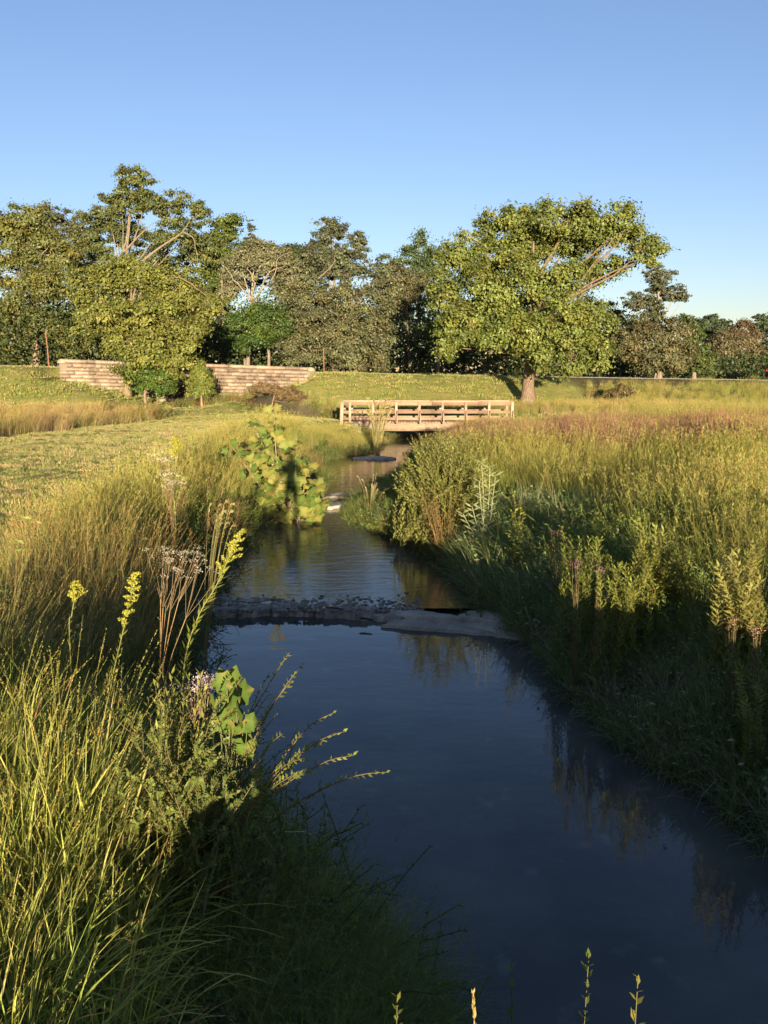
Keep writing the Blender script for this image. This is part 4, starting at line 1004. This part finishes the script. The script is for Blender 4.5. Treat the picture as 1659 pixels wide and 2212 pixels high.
# --- sycamore leaves, each its own part
def palmate(col, m=None):
    g = Geo(); pts = []
    spec = [(-155, .42), (-122, .72), (-95, .60), (-62, .90), (-36, .68), (-14, .82), (0, 1.0), (14, .82), (36, .68), (62, .90), (95, .60), (122, .72), (155, .42)]
    for a_, r_ in spec:
        q = math.radians(a_); pts.append((r_ * math.sin(q), r_ * math.cos(q) + .15, .12 * abs(math.sin(q)) * r_ - .10 * r_ * r_))
    V = [(0, -.05, 0)] + pts; t = [(0, i, i + 1) for i in range(1, len(pts))]
    V.append((0, .35, .05)); t = [(len(pts) + 1, i, i + 1) for i in range(1, len(pts))] + [(0, 1, len(pts) + 1), (0, len(pts) + 1, len(pts))]
    V = np.array(V) * np.array([.62, .62, .62]); cc = np.array([np.array(col) * (1.0 if 0 < k_ < len(V) - 1 else 1.35) for k_ in range(len(V))]); e_ = np.random.default_rng(int(col[0] * 1e4)); cc[1:-1] *= e_.uniform(.7, 1.15, (len(V) - 2, 1)); bi = e_.integers(1, len(V) - 1, 2); cc[bi] = (.22, .15, .05); g.add(V, t=t, c=cc); return g.mesh('leaf', m or MF)


LEAFM = [palmate(c) for c in ((.13, .17, .035), (.10, .145, .028), (.17, .19, .045), (.075, .12, .022), (.20, .19, .045))]


def leaf_at(parent, p_, d, up, size, r, meshes=None):
    d = Vector(d).normalized(); up = Vector(up); x = d.cross(up).normalized(); z = x.cross(d)
    ms = meshes or LEAFM
    o = link('leaf', ms[r.integers(0, len(ms))], parent)
    o.matrix_local = Matrix.Translation(Vector(p_)) @ Matrix(((x.x, d.x, z.x), (x.y, d.y, z.y), (x.z, d.z, z.z))).to_4x4() @ Matrix.Scale(size, 4)


r = np.random.default_rng(60); Yb = 19.6; b = foot(630, 1100, Yb)
syc = thing('sycamore_sapling', 'leafy sycamore sapling on the left waterline carrying the shadow of a person', 'sapling', b)
g = Geo(); stems = []
for k, (tx, ty) in enumerate([(592, 885), (545, 915), (575, 960), (640, 945), (660, 1000), (545, 985), (690, 1040), (620, 1010), (505, 970), (700, 1075), (560, 1040), (655, 1060)]):
    e = at_y(tx, ty, Yb + r.uniform(-.5, .5)) - b; P_ = curve([np.array([r.normal(0, .15), r.normal(0, .15), 0]), e * .5 + r.normal(0, .1, 3) + [0, 0, .12], e], 10); stems.append(P_); g.tube(P_, np.linspace(.022, .006, 10), 5, (.30, .24, .16))
g.build('stem', m_bark, syc)
cnt = 0
for k in range(290):
    P_ = stems[r.integers(0, len(stems))]; s = P_[r.integers(3, 10)] + r.normal(0, .12, 3)
    out = np.array([s[0], s[1], 0]) * .5 + r.normal(0, .7, 3); out[1] -= .5; out[2] = -.35 + r.normal(0, .25)
    up = np.array([0, -.75, .75]) + r.normal(0, .3, 3); sz = r.uniform(.22, .40) * (1.0 - .2 * (s[2] / 2.7))
    leaf_at(syc, s, out, up, sz, r); cnt += 1

# broad leaves in the left foreground shrub
r = np.random.default_rng(61); b = foot(480, 1640, 4.0); bl = thing('sycamore_seedling', 'broad green sycamore leaves at the edge of the left foreground shrub', 'seedling', b)
g = Geo(); LP = [(470, 1465, .11), (505, 1480, .14), (520, 1500, .12), (490, 1530, .13), (515, 1545, .12), (475, 1560, .09), (500, 1585, .12), (525, 1580, .09), (455, 1510, .07), (482, 1495, .12), (512, 1525, .10), (498, 1555, .11), (468, 1540, .10), (530, 1610, .10), (508, 1610, .09), (488, 1470, .08), (535, 1560, .08), (462, 1590, .10), (540, 1640, .08), (560, 1690, .13), (548, 1725, .14), (565, 1745, .11), (440, 1620, .08)]
for x_, y_, s_ in LP:
    e = at_y(x_, y_, 4.0 + r.uniform(-.15, .15)) - b; g.tube(curve([np.zeros(3), np.array([0, 0, .35 * e[2]]), e * .75 + r.normal(0, .03, 3), e], 8), .0022, 4, (.12, .13, .05))
    leaf_at(bl, e, (r.normal(0, .8), -.5, r.normal(.2, .5)), (r.normal(0, .5), -1, .35 + r.normal(0, .3)), s_ * 1.3, r, LEAFM[1:2] + LEAFM[3:4])
g.build('stem', m_stem, bl)


# --- arching twiggy shrub in the left foreground
def twigs(name, label, cat, b, ends, Y, seed, ll, lw, col, n_leaf, rad=.004, stemc=(.18, .13, .06), group=None, pair=True, up=.9, arch=.12, parent=None, flower=None, taper=.35, spread=.0):
    r = np.random.default_rng(seed); t = parent or thing(name, label, cat, b, group)
    for k, (ex, ey, *o) in enumerate(ends):
        e = at_y(ex, ey, Y + (o[0] if o else r.uniform(-.3, .3))) - b; L = np.linalg.norm(e)
        o_ = np.array([r.normal(0, 1), r.normal(0, 1), 0]) * spread; P_ = curve([o_, o_ * .6 + e * .45 + np.array([0, 0, arch * L]) + r.normal(0, .02 + spread * .1, 3), o_ * .1 + e * .8 + np.array([0, 0, arch * .7 * L]), e], 12)
        g = Geo(); g.tube(P_, np.linspace(rad, rad * .35, 12), 4, stemc)
        leafy_stem(g, r, P_, int(n_leaf * (.5 + .5 * L)), ll, lw, col, t0=.10, up=up, pair=pair, taper=taper, droop=.05, var=.25)
        if flower: 
            m = flower[1]; pp = P_[-1] + r.normal(0, 1, (m, 3)) * flower[2]; g.leaves(pp, rvec(r, m) + [0, 0, .6], rvec(r, m), flower[3], flower[3] * .6, vary(r, m, flower[0], .25))
        g.build('branch', MF, t)
    return t


b = foot(420, 1700, 4.0)
r = np.random.default_rng(62)
ends = [(625, 1410, .4), (655, 1435, .4), (582, 1455, .5), (632, 1470, .1), (720, 1540, -.1), (745, 1580, -.3), (610, 1585, 0), (762, 1632, -.3), (672, 1668, -.45), (835, 1668, -.1), (655, 1638, -.3), (580, 1500, .2), (600, 1540, .3), (700, 1600, 0)]
twigs('arching_shrub', 'arching small-leaved shrub reaching its twigs over the pool', 'shrub', b, ends, 3.9, 63, .050, .024, (.14, .17, .035), 66, .005, up=1.0)
b2 = foot(330, 1760, 3.9)
ends = [(r.uniform(230, 520), r.uniform(1500, 1800), r.uniform(-.5, .4)) for _ in range(105)]
twigs('arching_shrub', 'dense twiggy shrub with lit tips filling the left foreground', 'shrub', b2, ends, 3.9, 64, .038, .021, (.13, .16, .035), 100, .004, up=1.0, spread=.22)
b3 = foot(430, 1900, 3.7)
ends = [(r.uniform(330, 585), r.uniform(1640, 1960), r.uniform(-.4, .4)) for _ in range(110)]
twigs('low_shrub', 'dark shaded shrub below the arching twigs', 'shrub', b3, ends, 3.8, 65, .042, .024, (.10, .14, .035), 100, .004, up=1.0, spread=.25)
b4 = foot(375, 1640, 4.3)
ends = [(r.uniform(325, 445), r.uniform(1450, 1580), r.uniform(-.2, .2)) for _ in range(24)]
twigs('willow_weed', 'sunlit weed with lance-shaped yellow-green leaves left of the broad leaves', 'weed', b4, ends, 4.2, 66, .085, .020, (.19, .21, .045), 44, .003, pair=False, up=.6, arch=.03)
b5 = foot(250, 1650, 4.6)
ends = [(r.uniform(60, 330), r.uniform(1420, 1620), r.uniform(-.3, .5)) for _ in range(40)]
twigs('leafy_weed', 'mixed small-leaved weeds at the foot of the upright goldenrod', 'weed', b5, ends, 4.8, 67, .050, .019, (.13, .15, .035), 60, .003, pair=False, up=.8, arch=.06, spread=.25)

# bottom-right twig tips just below the viewer
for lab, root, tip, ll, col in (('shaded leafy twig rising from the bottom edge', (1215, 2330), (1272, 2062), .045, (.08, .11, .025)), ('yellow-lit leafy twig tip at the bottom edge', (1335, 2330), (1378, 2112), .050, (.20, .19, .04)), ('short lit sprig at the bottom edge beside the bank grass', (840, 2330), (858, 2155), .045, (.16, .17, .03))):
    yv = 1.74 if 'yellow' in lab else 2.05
    rb = at_y(root[0], root[1], yv); bb = np.array([min(rb[0], .62), yv - .1, hz(min(rb[0], .62), yv - .1) - .03]); e = at_y(tip[0], tip[1], yv) - bb
    t = thing('leafy_twig', lab, 'twig', bb, 'twigs at the bottom edge'); r = np.random.default_rng(int(root[0]))
    g = Geo(); P_ = curve([np.zeros(3), e * .5 + [(.0), 0, .05], e], 14); g.tube(P_, .0013, 4, (.16, .15, .05)); leafy_stem(g, r, P_[4:], 80, ll * .8, ll * .34, col, t0=.0, up=.75, taper=.1); g.build('sprig', MF, t)
bb = np.array([.35, 1.9, hz(.35, 1.9)]); e = at_y(1022, 2148, 1.75) - bb
t = thing('grass_spike', 'single lit grass seed spike at the bottom edge', 'grass spike', bb); g = Geo()
P_ = curve([np.zeros(3), e * .5 + [0, 0, .04], e], 10); g.tube(P_[:8], .0014, 4, (.3, .24, .1)); g.build('stem', m_stem, t)
g = Geo(); r = np.random.default_rng(5); m = 90; u = r.uniform(.72, 1, m); pp = np.stack([np.interp(u, np.linspace(0, 1, 10), P_[:, k]) for k in range(3)], 1); g.leaves(pp, (e / np.linalg.norm(e)) + rvec(r, m) * .25, rvec(r, m), .022, .007, vary(r, m, (.34, .26, .10), .2)); g.build('seed_head', MF, t)

# --- right bank individuals
b = foot(1052, 1130, 14.2); r = np.random.default_rng(70)
mw_ = thing('milkweed_plant', 'pale milkweed-like plant with rows of upturned whitish leaves', 'wild plant', b)
g = Geo(); lm = Geo(); lm.leaves(np.array([[0, 0, 0.]]), np.array([[0, 1., .0]]), np.array([[0, 0, 1.]]), 1.0, .34, (.28, .31, .15)); plm = lm.mesh('leaf', MF)
for (tx, ty, yb) in ((1040, 1000, 1110), (1058, 1012, 1125), (1035, 1040, 1120), (1070, 1030, 1120), (1000, 1110, 1140), (1020, 1095, 1140)):
    e = at_y(tx, ty, 14.2 + r.uniform(-.2, .2)) - b; P_ = curve([np.array([r.normal(0, .08), 0, 0]), e * .5 + [0, 0, .04], e], 9); g.tube(P_, .006, 4, (.3, .3, .16))
    for k in range(16):
        s = P_[min(8, 2 + int(k / 16 * 7))] + [0, 0, .02 * (k % 2)]; sgn = 1 if k % 2 else -1
        leaf_at(mw_, s, (sgn * 1.0, r.normal(0, .4), .55), (r.normal(0, .2) - sgn * .4, -.6, 1), r.uniform(.13, .19), r, [plm])
g.build('stem', m_stem, mw_)

b = foot(950, 1130, 16.0); r = np.random.default_rng(71)
ends = [(958 + 108 * math.cos(a) * q, 1040 - 112 * math.sin(a) * q, r.uniform(-1.3, 1.6)) for a, q in zip(r.uniform(-.25, 3.4, 230), r.uniform(.25, 1.0, 230) ** .6)]
twigs('willow_bush', 'large feathery sunlit bush of narrow leaves on the right bank', 'bush', b, ends, 16.3, 72, .13, .040, (.17, .18, .045), 60, .004, pair=False, up=.8, arch=.06, spread=.45)
b = foot(960, 1150, 15.0)
ends = [(r.uniform(900, 1010), r.uniform(1050, 1110), r.uniform(-.5, .6)) for _ in range(34)]
twigs('willow_weed', 'rusty orange low weeds at the foot of the feathery bush', 'weed', b, ends, 15.2, 73, .10, .024, (.26, .15, .05), 30, .006, pair=False, up=.9, arch=.02)
b = foot(1118, 1160, 12.5)
ends = [(1112, 1065, 0), (1125, 1085, .1), (1130, 1110, .1), (1105, 1100, 0), (1128, 1140, .1)]
twigs('lime_seedling', 'small lime-green leafy seedling right of the milkweed', 'seedling', b, ends, 12.5, 74, .13, .07, (.26, .28, .035), 30, .006, pair=False, up=1.0, arch=.02)
for lab, bx_, by_, Y, box_, n_, seed, ll, col in (
        ('bright narrow-leaved weed clump left of the right bank thicket', 1260, 1240, 9.3, (1215, 1300, 1150, 1215), 22, 75, .09, (.17, .2, .035)),
        ('tall sunlit narrow-leaved weed clump in the right bank thicket', 1430, 1260, 9.0, (1370, 1500, 1120, 1220), 34, 76, .11, (.20, .21, .045)),
        ('tall pale-leaved stalk clump near the right edge', 1600, 1330, 7.6, (1545, 1645, 1165, 1290), 28, 77, .11, (.22, .21, .055)),
        ('yellow-green weed clump in the middle of the right bank', 1345, 1290, 8.6, (1285, 1420, 1195, 1260), 26, 78, .085, (.17, .19, .035)),
        ('leafy green weed clump low on the right edge', 1640, 1560, 6.4, (1590, 1690, 1440, 1560), 24, 79, .08, (.14, .17, .03))):
    r = np.random.default_rng(seed); b = foot(bx_, by_, Y); ends = [(r.uniform(box_[0], box_[1]), r.uniform(box_[2], box_[3]), r.uniform(-.4, .4)) for _ in range(n_)]
    twigs('thicket_weed', lab, 'weed', b, ends, Y, seed, ll * 1.15, ll * .30, col, 90, .003, pair=False, up=.9, arch=.10, spread=.16, group='weed clumps on the right bank')
for lab, ex, ey, Y, col, seed in (('left of two purple ironweed flowers on the right bank', 1245, 1222, 8.6, (.20, .09, .15), 80), ('right of two purple ironweed flowers on the right bank', 1288, 1226, 8.5, (.22, .10, .18), 81), ('single pink flower above the shaded right bank', 1203, 1152, 10.5, (.30, .15, .13), 82), ('faded pinkish flower heads at the right edge', 1585, 1345, 6.9, (.34, .18, .13), 83), ('dry pinkish flower heads low at the right edge', 1637, 1362, 6.7, (.36, .2, .15), 84)):
    b = foot(ex + 4, ey + 60, Y); r = np.random.default_rng(seed)
    ends = [(ex + r.normal(0, 7), ey + r.normal(0, 7), r.uniform(-.08, .08)) for _ in range(6)]
    twigs('ironweed', lab, 'wildflower', b, ends, Y, seed, .09, .02, (.12, .14, .035), 14, .004, pair=False, up=.8, arch=.01, flower=(col, 16, .022, .015), group='purple and pink wildflowers')
# plume grass over the water on the left bank, tall tuft on the far left bank
def plume(label, b, tips, Y, seed, col, w=.006, n=40):
    r = np.random.default_rng(seed); t = thing('plume_grass', label, 'grass tuft', b); g = Geo(); gp = Geo()
    for ex, ey, o in tips:
        e = at_y(ex, ey, Y + o) - b; L = np.linalg.norm(e); P_ = curve([np.array([r.normal(0, .05), r.normal(0, .05), 0]), e * .5 + [0, 0, .16 * L], e * .85 + [0, 0, .12 * L], e], 12)
        g.tube(P_, w * .5, 3, (.25, .22, .08)); m = n; u = r.uniform(.5, 1, m); pp = np.stack([np.interp(u, np.linspace(0, 1, 12), P_[:, k]) for k in range(3)], 1)
        dv = P_[-1] - P_[-5]; gp.leaves(pp, dv / np.linalg.norm(dv) + rvec(r, m) * .3, rvec(r, m), w * 5, w * 1.6, vary(r, m, col, .2))
    g.build('stem', m_stem, t); gp.build('plume', MF, t)
r = np.random.default_rng(90)
plume('silky grass plumes bending toward the water below the boneset', foot(425, 1150, 9.2), [(r.uniform(455, 510), r.uniform(1085, 1140), r.uniform(-.2, .2)) for _ in range(16)], 9.2, 91, (.24, .21, .09), .007)
plume('tall straw-coloured grass tuft on the left bank before the footbridge', foot(815, 935, 37), [(r.uniform(790, 850), r.uniform(862, 915), r.uniform(-.5, .5)) for _ in range(46)], 37, 92, (.32, .26, .11), .02, 24)
plume('dry pinkish stalks on the grassy spit in the creek', foot(800, 1085, 19.5), [(r.uniform(765, 850), r.uniform(1020, 1062), r.uniform(-.3, .5)) for _ in range(14)], 19.5, 93, (.36, .26, .2), .012, 20)

# spit grass
cover('spit_grass', 'low sunlit arching grass on the spit between the two pools', 'grass', T_LUSH, 2600, (-1.3, 3.2, 14, 25),
      lambda x, y, d, s, m: (s > 0) & (d > -.05) & (d < 1.7) & (y > 15.2) & (y < 24.5), 120, [G2 * 1.4, GOLD * .9, G1 * 1.3, BROWN], .35, .62, [.4, .25, .25, .1])

# foreground blades, tall and broad, at the lower left
T_NEAR = [tuft(130 + i, 46, .95, .18, .20, .45, .0095, c0=(.8, .95, .7), c1=(1.25, 1.15, .9), heads=5, headc=(1.2, .95, .8), headn=40, headl=.014, headw=.45, dead=.12, levels=(0, .2, .45, .7, .88, 1.0)) for i in range(5)]
T_FINE = [tuft(140 + i, 90, .5, .2, .4, 1.0, .0032, c0=(.8, .9, .7), c1=(1.1, 1.1, .9), heads=4, headn=8, dead=.15, levels=(0, .25, .55, .8, 1.0)) for i in range(4)]
cover('foreground_grass', 'tall sunlit grass blades at the lower left corner', 'grass', T_NEAR, 700, (-4.2, -.9, 2.2, 6.8),
      lambda x, y, d, s, m: (s < 0) & (d > .5) & (x < -1.25 - .2 * (y - 2.4)), 131, [G2 * 1.5, G1 * 1.6, G2 * 2.0], .42, .8, tilt=.1)
cover('near_bank_grass', 'fine shaded grass drooping over the near waterline', 'grass', T_FINE, 2300, (-2.2, 1.4, 2.0, 5.4),
      lambda x, y, d, s, m: (s < 0) & (d > -.05) & (d < 2.4) & (fbm(x, y, 2.2, 3) > -.5) & ((x + .75) ** 2 + (y - 2.75) ** 2 > .12), 132, [G1 * 1.6, (.18, .23, .09), G1 * 1.3], .5, 1.0)
T_ARCH = [tuft(150 + i, 34, .62, .12, .45, 1.0, .012, c0=(.8, .95, .7), c1=(1.3, 1.2, .9), dead=.15, levels=(0, .2, .42, .62, .82, 1.0)) for i in range(5)]
cover('arching_blades', 'broad arching sunlit grass blades at the bottom left corner', 'grass', T_ARCH, 520, (-3.2, -.7, 2.1, 4.6),
      lambda x, y, d, s, m: (s < 0) & (d > .5) & (x < -.9 - .18 * (y - 2.2)), 135, [G2 * 1.7, G1 * 1.8, G2 * 2.1, BROWN * 1.6], .75, 1.25, [.35, .3, .25, .1])
# gravel at the very bottom
g_st = [stone_mesh(np.random.default_rng(i), m_rock) for i in range(5)]
x, y, z, r = region(2600, -1.8, .2, 2.0, 3.6, 133, lambda x, y, d, s, m: (s < 0) & (d > .6))
scatter('gravel', 'small grey gravel on the bare soil at the near bank', 'gravel', g_st, np.stack([x, y, z + .004], 1), r.uniform(0, 6.28, len(x)), r.uniform(.005, .016, len(x)), np.ones((len(x), 3)), .4, 133)
x = r.uniform(-3.1, .6, 700); y = 11.75 + np.abs(r.normal(0, .35, 700)); scatter('ledge_stones', 'loose wet stones lying along the broken ledge', 'stones', [stone_mesh(np.random.default_rng(20 + i), m_wet) for i in range(4)], np.stack([x, y, np.full(700, .10)], 1), r.uniform(0, 6.28, 700), r.uniform(.015, .05, 700), np.ones((700, 3)), .3, 134)

# driftwood stick on the ledge
for lab, a0, b0 in (('dark driftwood stick lying on the rock ledge', (705, 1312), (755, 1320)), ('short dark log wedged at the front of the ledge', (775, 1336), (805, 1339))):
    p0 = np.array(at_z(*a0, .115)); p1 = np.array(at_z(*b0, .115)); t = thing('driftwood', lab, 'driftwood', p0, 'driftwood on the ledge')
    g = Geo(); q = curve([np.zeros(3), (p1 - p0) * .5 + [0, .03, .0], p1 - p0], 7); g.tube(q, [.008, .016, .018, .016, .014, .012, .005], 6, (.06, .045, .035)); g.build('stick', m_bark, t)

# ------------------------------------------------------------------ the near bridge and the photographer (behind the lens; they cast the shade on the creek)
m_conc, nt, p = mat('concrete', (.3, .28, .25), .9)
nb = thing('near_footbridge', 'concrete creek bridge the photographer stands on', 'footbridge', (2.6, -.75, 1.84))
DKL, DKR = -0.42, 7.2
g = Geo(); g.box(((DKL + DKR) / 2 - 2.6, 0, .0), (DKR - DKL, 1.7, .2)); g.build('deck', m_conc, nb)
for sy in (-1, 1):
    g = Geo(); g.box(((DKL + DKR) / 2 - 2.6, sy * .72, -.5), (DKR - DKL, .2, .796)); g.build('beam', m_conc, nb)
g = Geo(); g.box((0, .0, -1.25), (8.2, .5, 2.3)); g.build('shade_block', m_conc, nb)  # unseen solid block, added to stop low sun passing under the deck

m_skin, nt, p = mat('skin', (.55, .33, .24), .6); m_jacket, nt, p = mat('jacket', (.05, .07, .12), .8); m_jeans, nt, p = mat('trousers', (.06, .07, .1), .85); m_hair, nt, p = mat('hair', (.05, .03, .02), .7); m_phone, nt, p = mat('phone', (.01, .01, .01), .2)
per = thing('person', 'person in dark jacket holding up a phone, casting the shadow on the sapling', 'person', (0, -.42, 1.94)); per.scale = (1.0, 1.0, 1.08)


def skin_body(name, verts, edges_, radii, m, parent, sub=2):
    me = bpy.data.meshes.new(name); me.from_pydata(verts, edges_, []); me.update(); me.materials.append(m)
    o = link(name, me, parent); md = o.modifiers.new('skin', 'SKIN')
    sv = me.skin_vertices[0].data if me.skin_vertices else None
    if sv is None:
        bm_ = None
    else:
        for i, rd in enumerate(radii): sv[i].radius = (rd, rd) if np.isscalar(rd) else rd
        sv[0].use_root = True
    s = o.modifiers.new('sub', 'SUBSURF'); s.levels = sub; s.render_levels = sub
    return o


bv = [(0, 0, .92), (0, 0, 1.1), (0, .01, 1.28), (0, 0, 1.40), (0, .01, 1.48), (0, .03, 1.56), (0, .03, 1.64),
      (-.10, 0, .86), (-.11, .02, .48), (-.12, -.01, .09), (-.12, .12, .04), (.10, 0, .86), (.11, .02, .48), (.12, -.01, .09), (.12, .12, .04),
      (-.19, 0, 1.37), (-.27, .08, 1.12), (-.10, .30, 1.38), (-.06, .36, 1.44), (.19, 0, 1.37), (.27, .08, 1.12), (.10, .30, 1.38), (.06, .36, 1.44)]
be = [(0, 1), (1, 2), (2, 3), (3, 4), (4, 5), (5, 6), (0, 7), (7, 8), (8, 9), (9, 10), (0, 11), (11, 12), (12, 13), (13, 14), (3, 15), (15, 16), (16, 17), (17, 18), (3, 19), (19, 20), (20, 21), (21, 22)]
br = [(.15, .11), (.14, .10), (.16, .11), (.10, .08), .055, (.075, .09), (.07, .085), .10, .065, .045, .04, .10, .065, .045, .04, .065, .05, .035, .03, .065, .05, .035, .03]
skin_body('body', bv, be, br, m_jacket, per)
for sg in (-1, 1):
    for f in range(4):
        skin_body('finger', [(sg * .06, .36, 1.44 + .018 * f), (sg * .075, .385, 1.445 + .018 * f), (sg * .06, .405, 1.445 + .018 * f)], [(0, 1), (1, 2)], [.010, .009, .007], m_skin, per, 1)
    skin_body('thumb', [(sg * .06, .35, 1.45), (sg * .05, .36, 1.49)], [(0, 1)], [.011, .009], m_skin, per, 1)
g = Geo(); th = np.linspace(0, math.pi, 8)[:6]; g.tube([(0, .02 - .01 * math.cos(t), 1.635 + .105 * math.cos(t)) for t in th], [.02] + [.102 * math.sin(t) for t in th[1:]], 12, (.05, .03, .02)); g.build('hair', m_hair, per, smooth=True)
ph_ = link('phone', None); ph_.empty_display_size = .05; ph_.location = (0, -.01, 3.56); tag(ph_, 'black phone held up by the person', 'phone')
g = Geo(); g.box((0, -.006, 0), (.072, .008, .15)); g.build('case', m_phone, ph_)
g = Geo(); g.box((0, -.0115, 0), (.066, .002, .142)); g.build('screen', m_glass, ph_)

for o in bpy.data.objects:
    if o.get('group') == 'x': del o['group']
print('total tris', sum(len(m.loops) - 2 * len(m.polygons) for m in bpy.data.meshes)); print('tree tris', TRI[0], 'objects', len(bpy.data.objects))
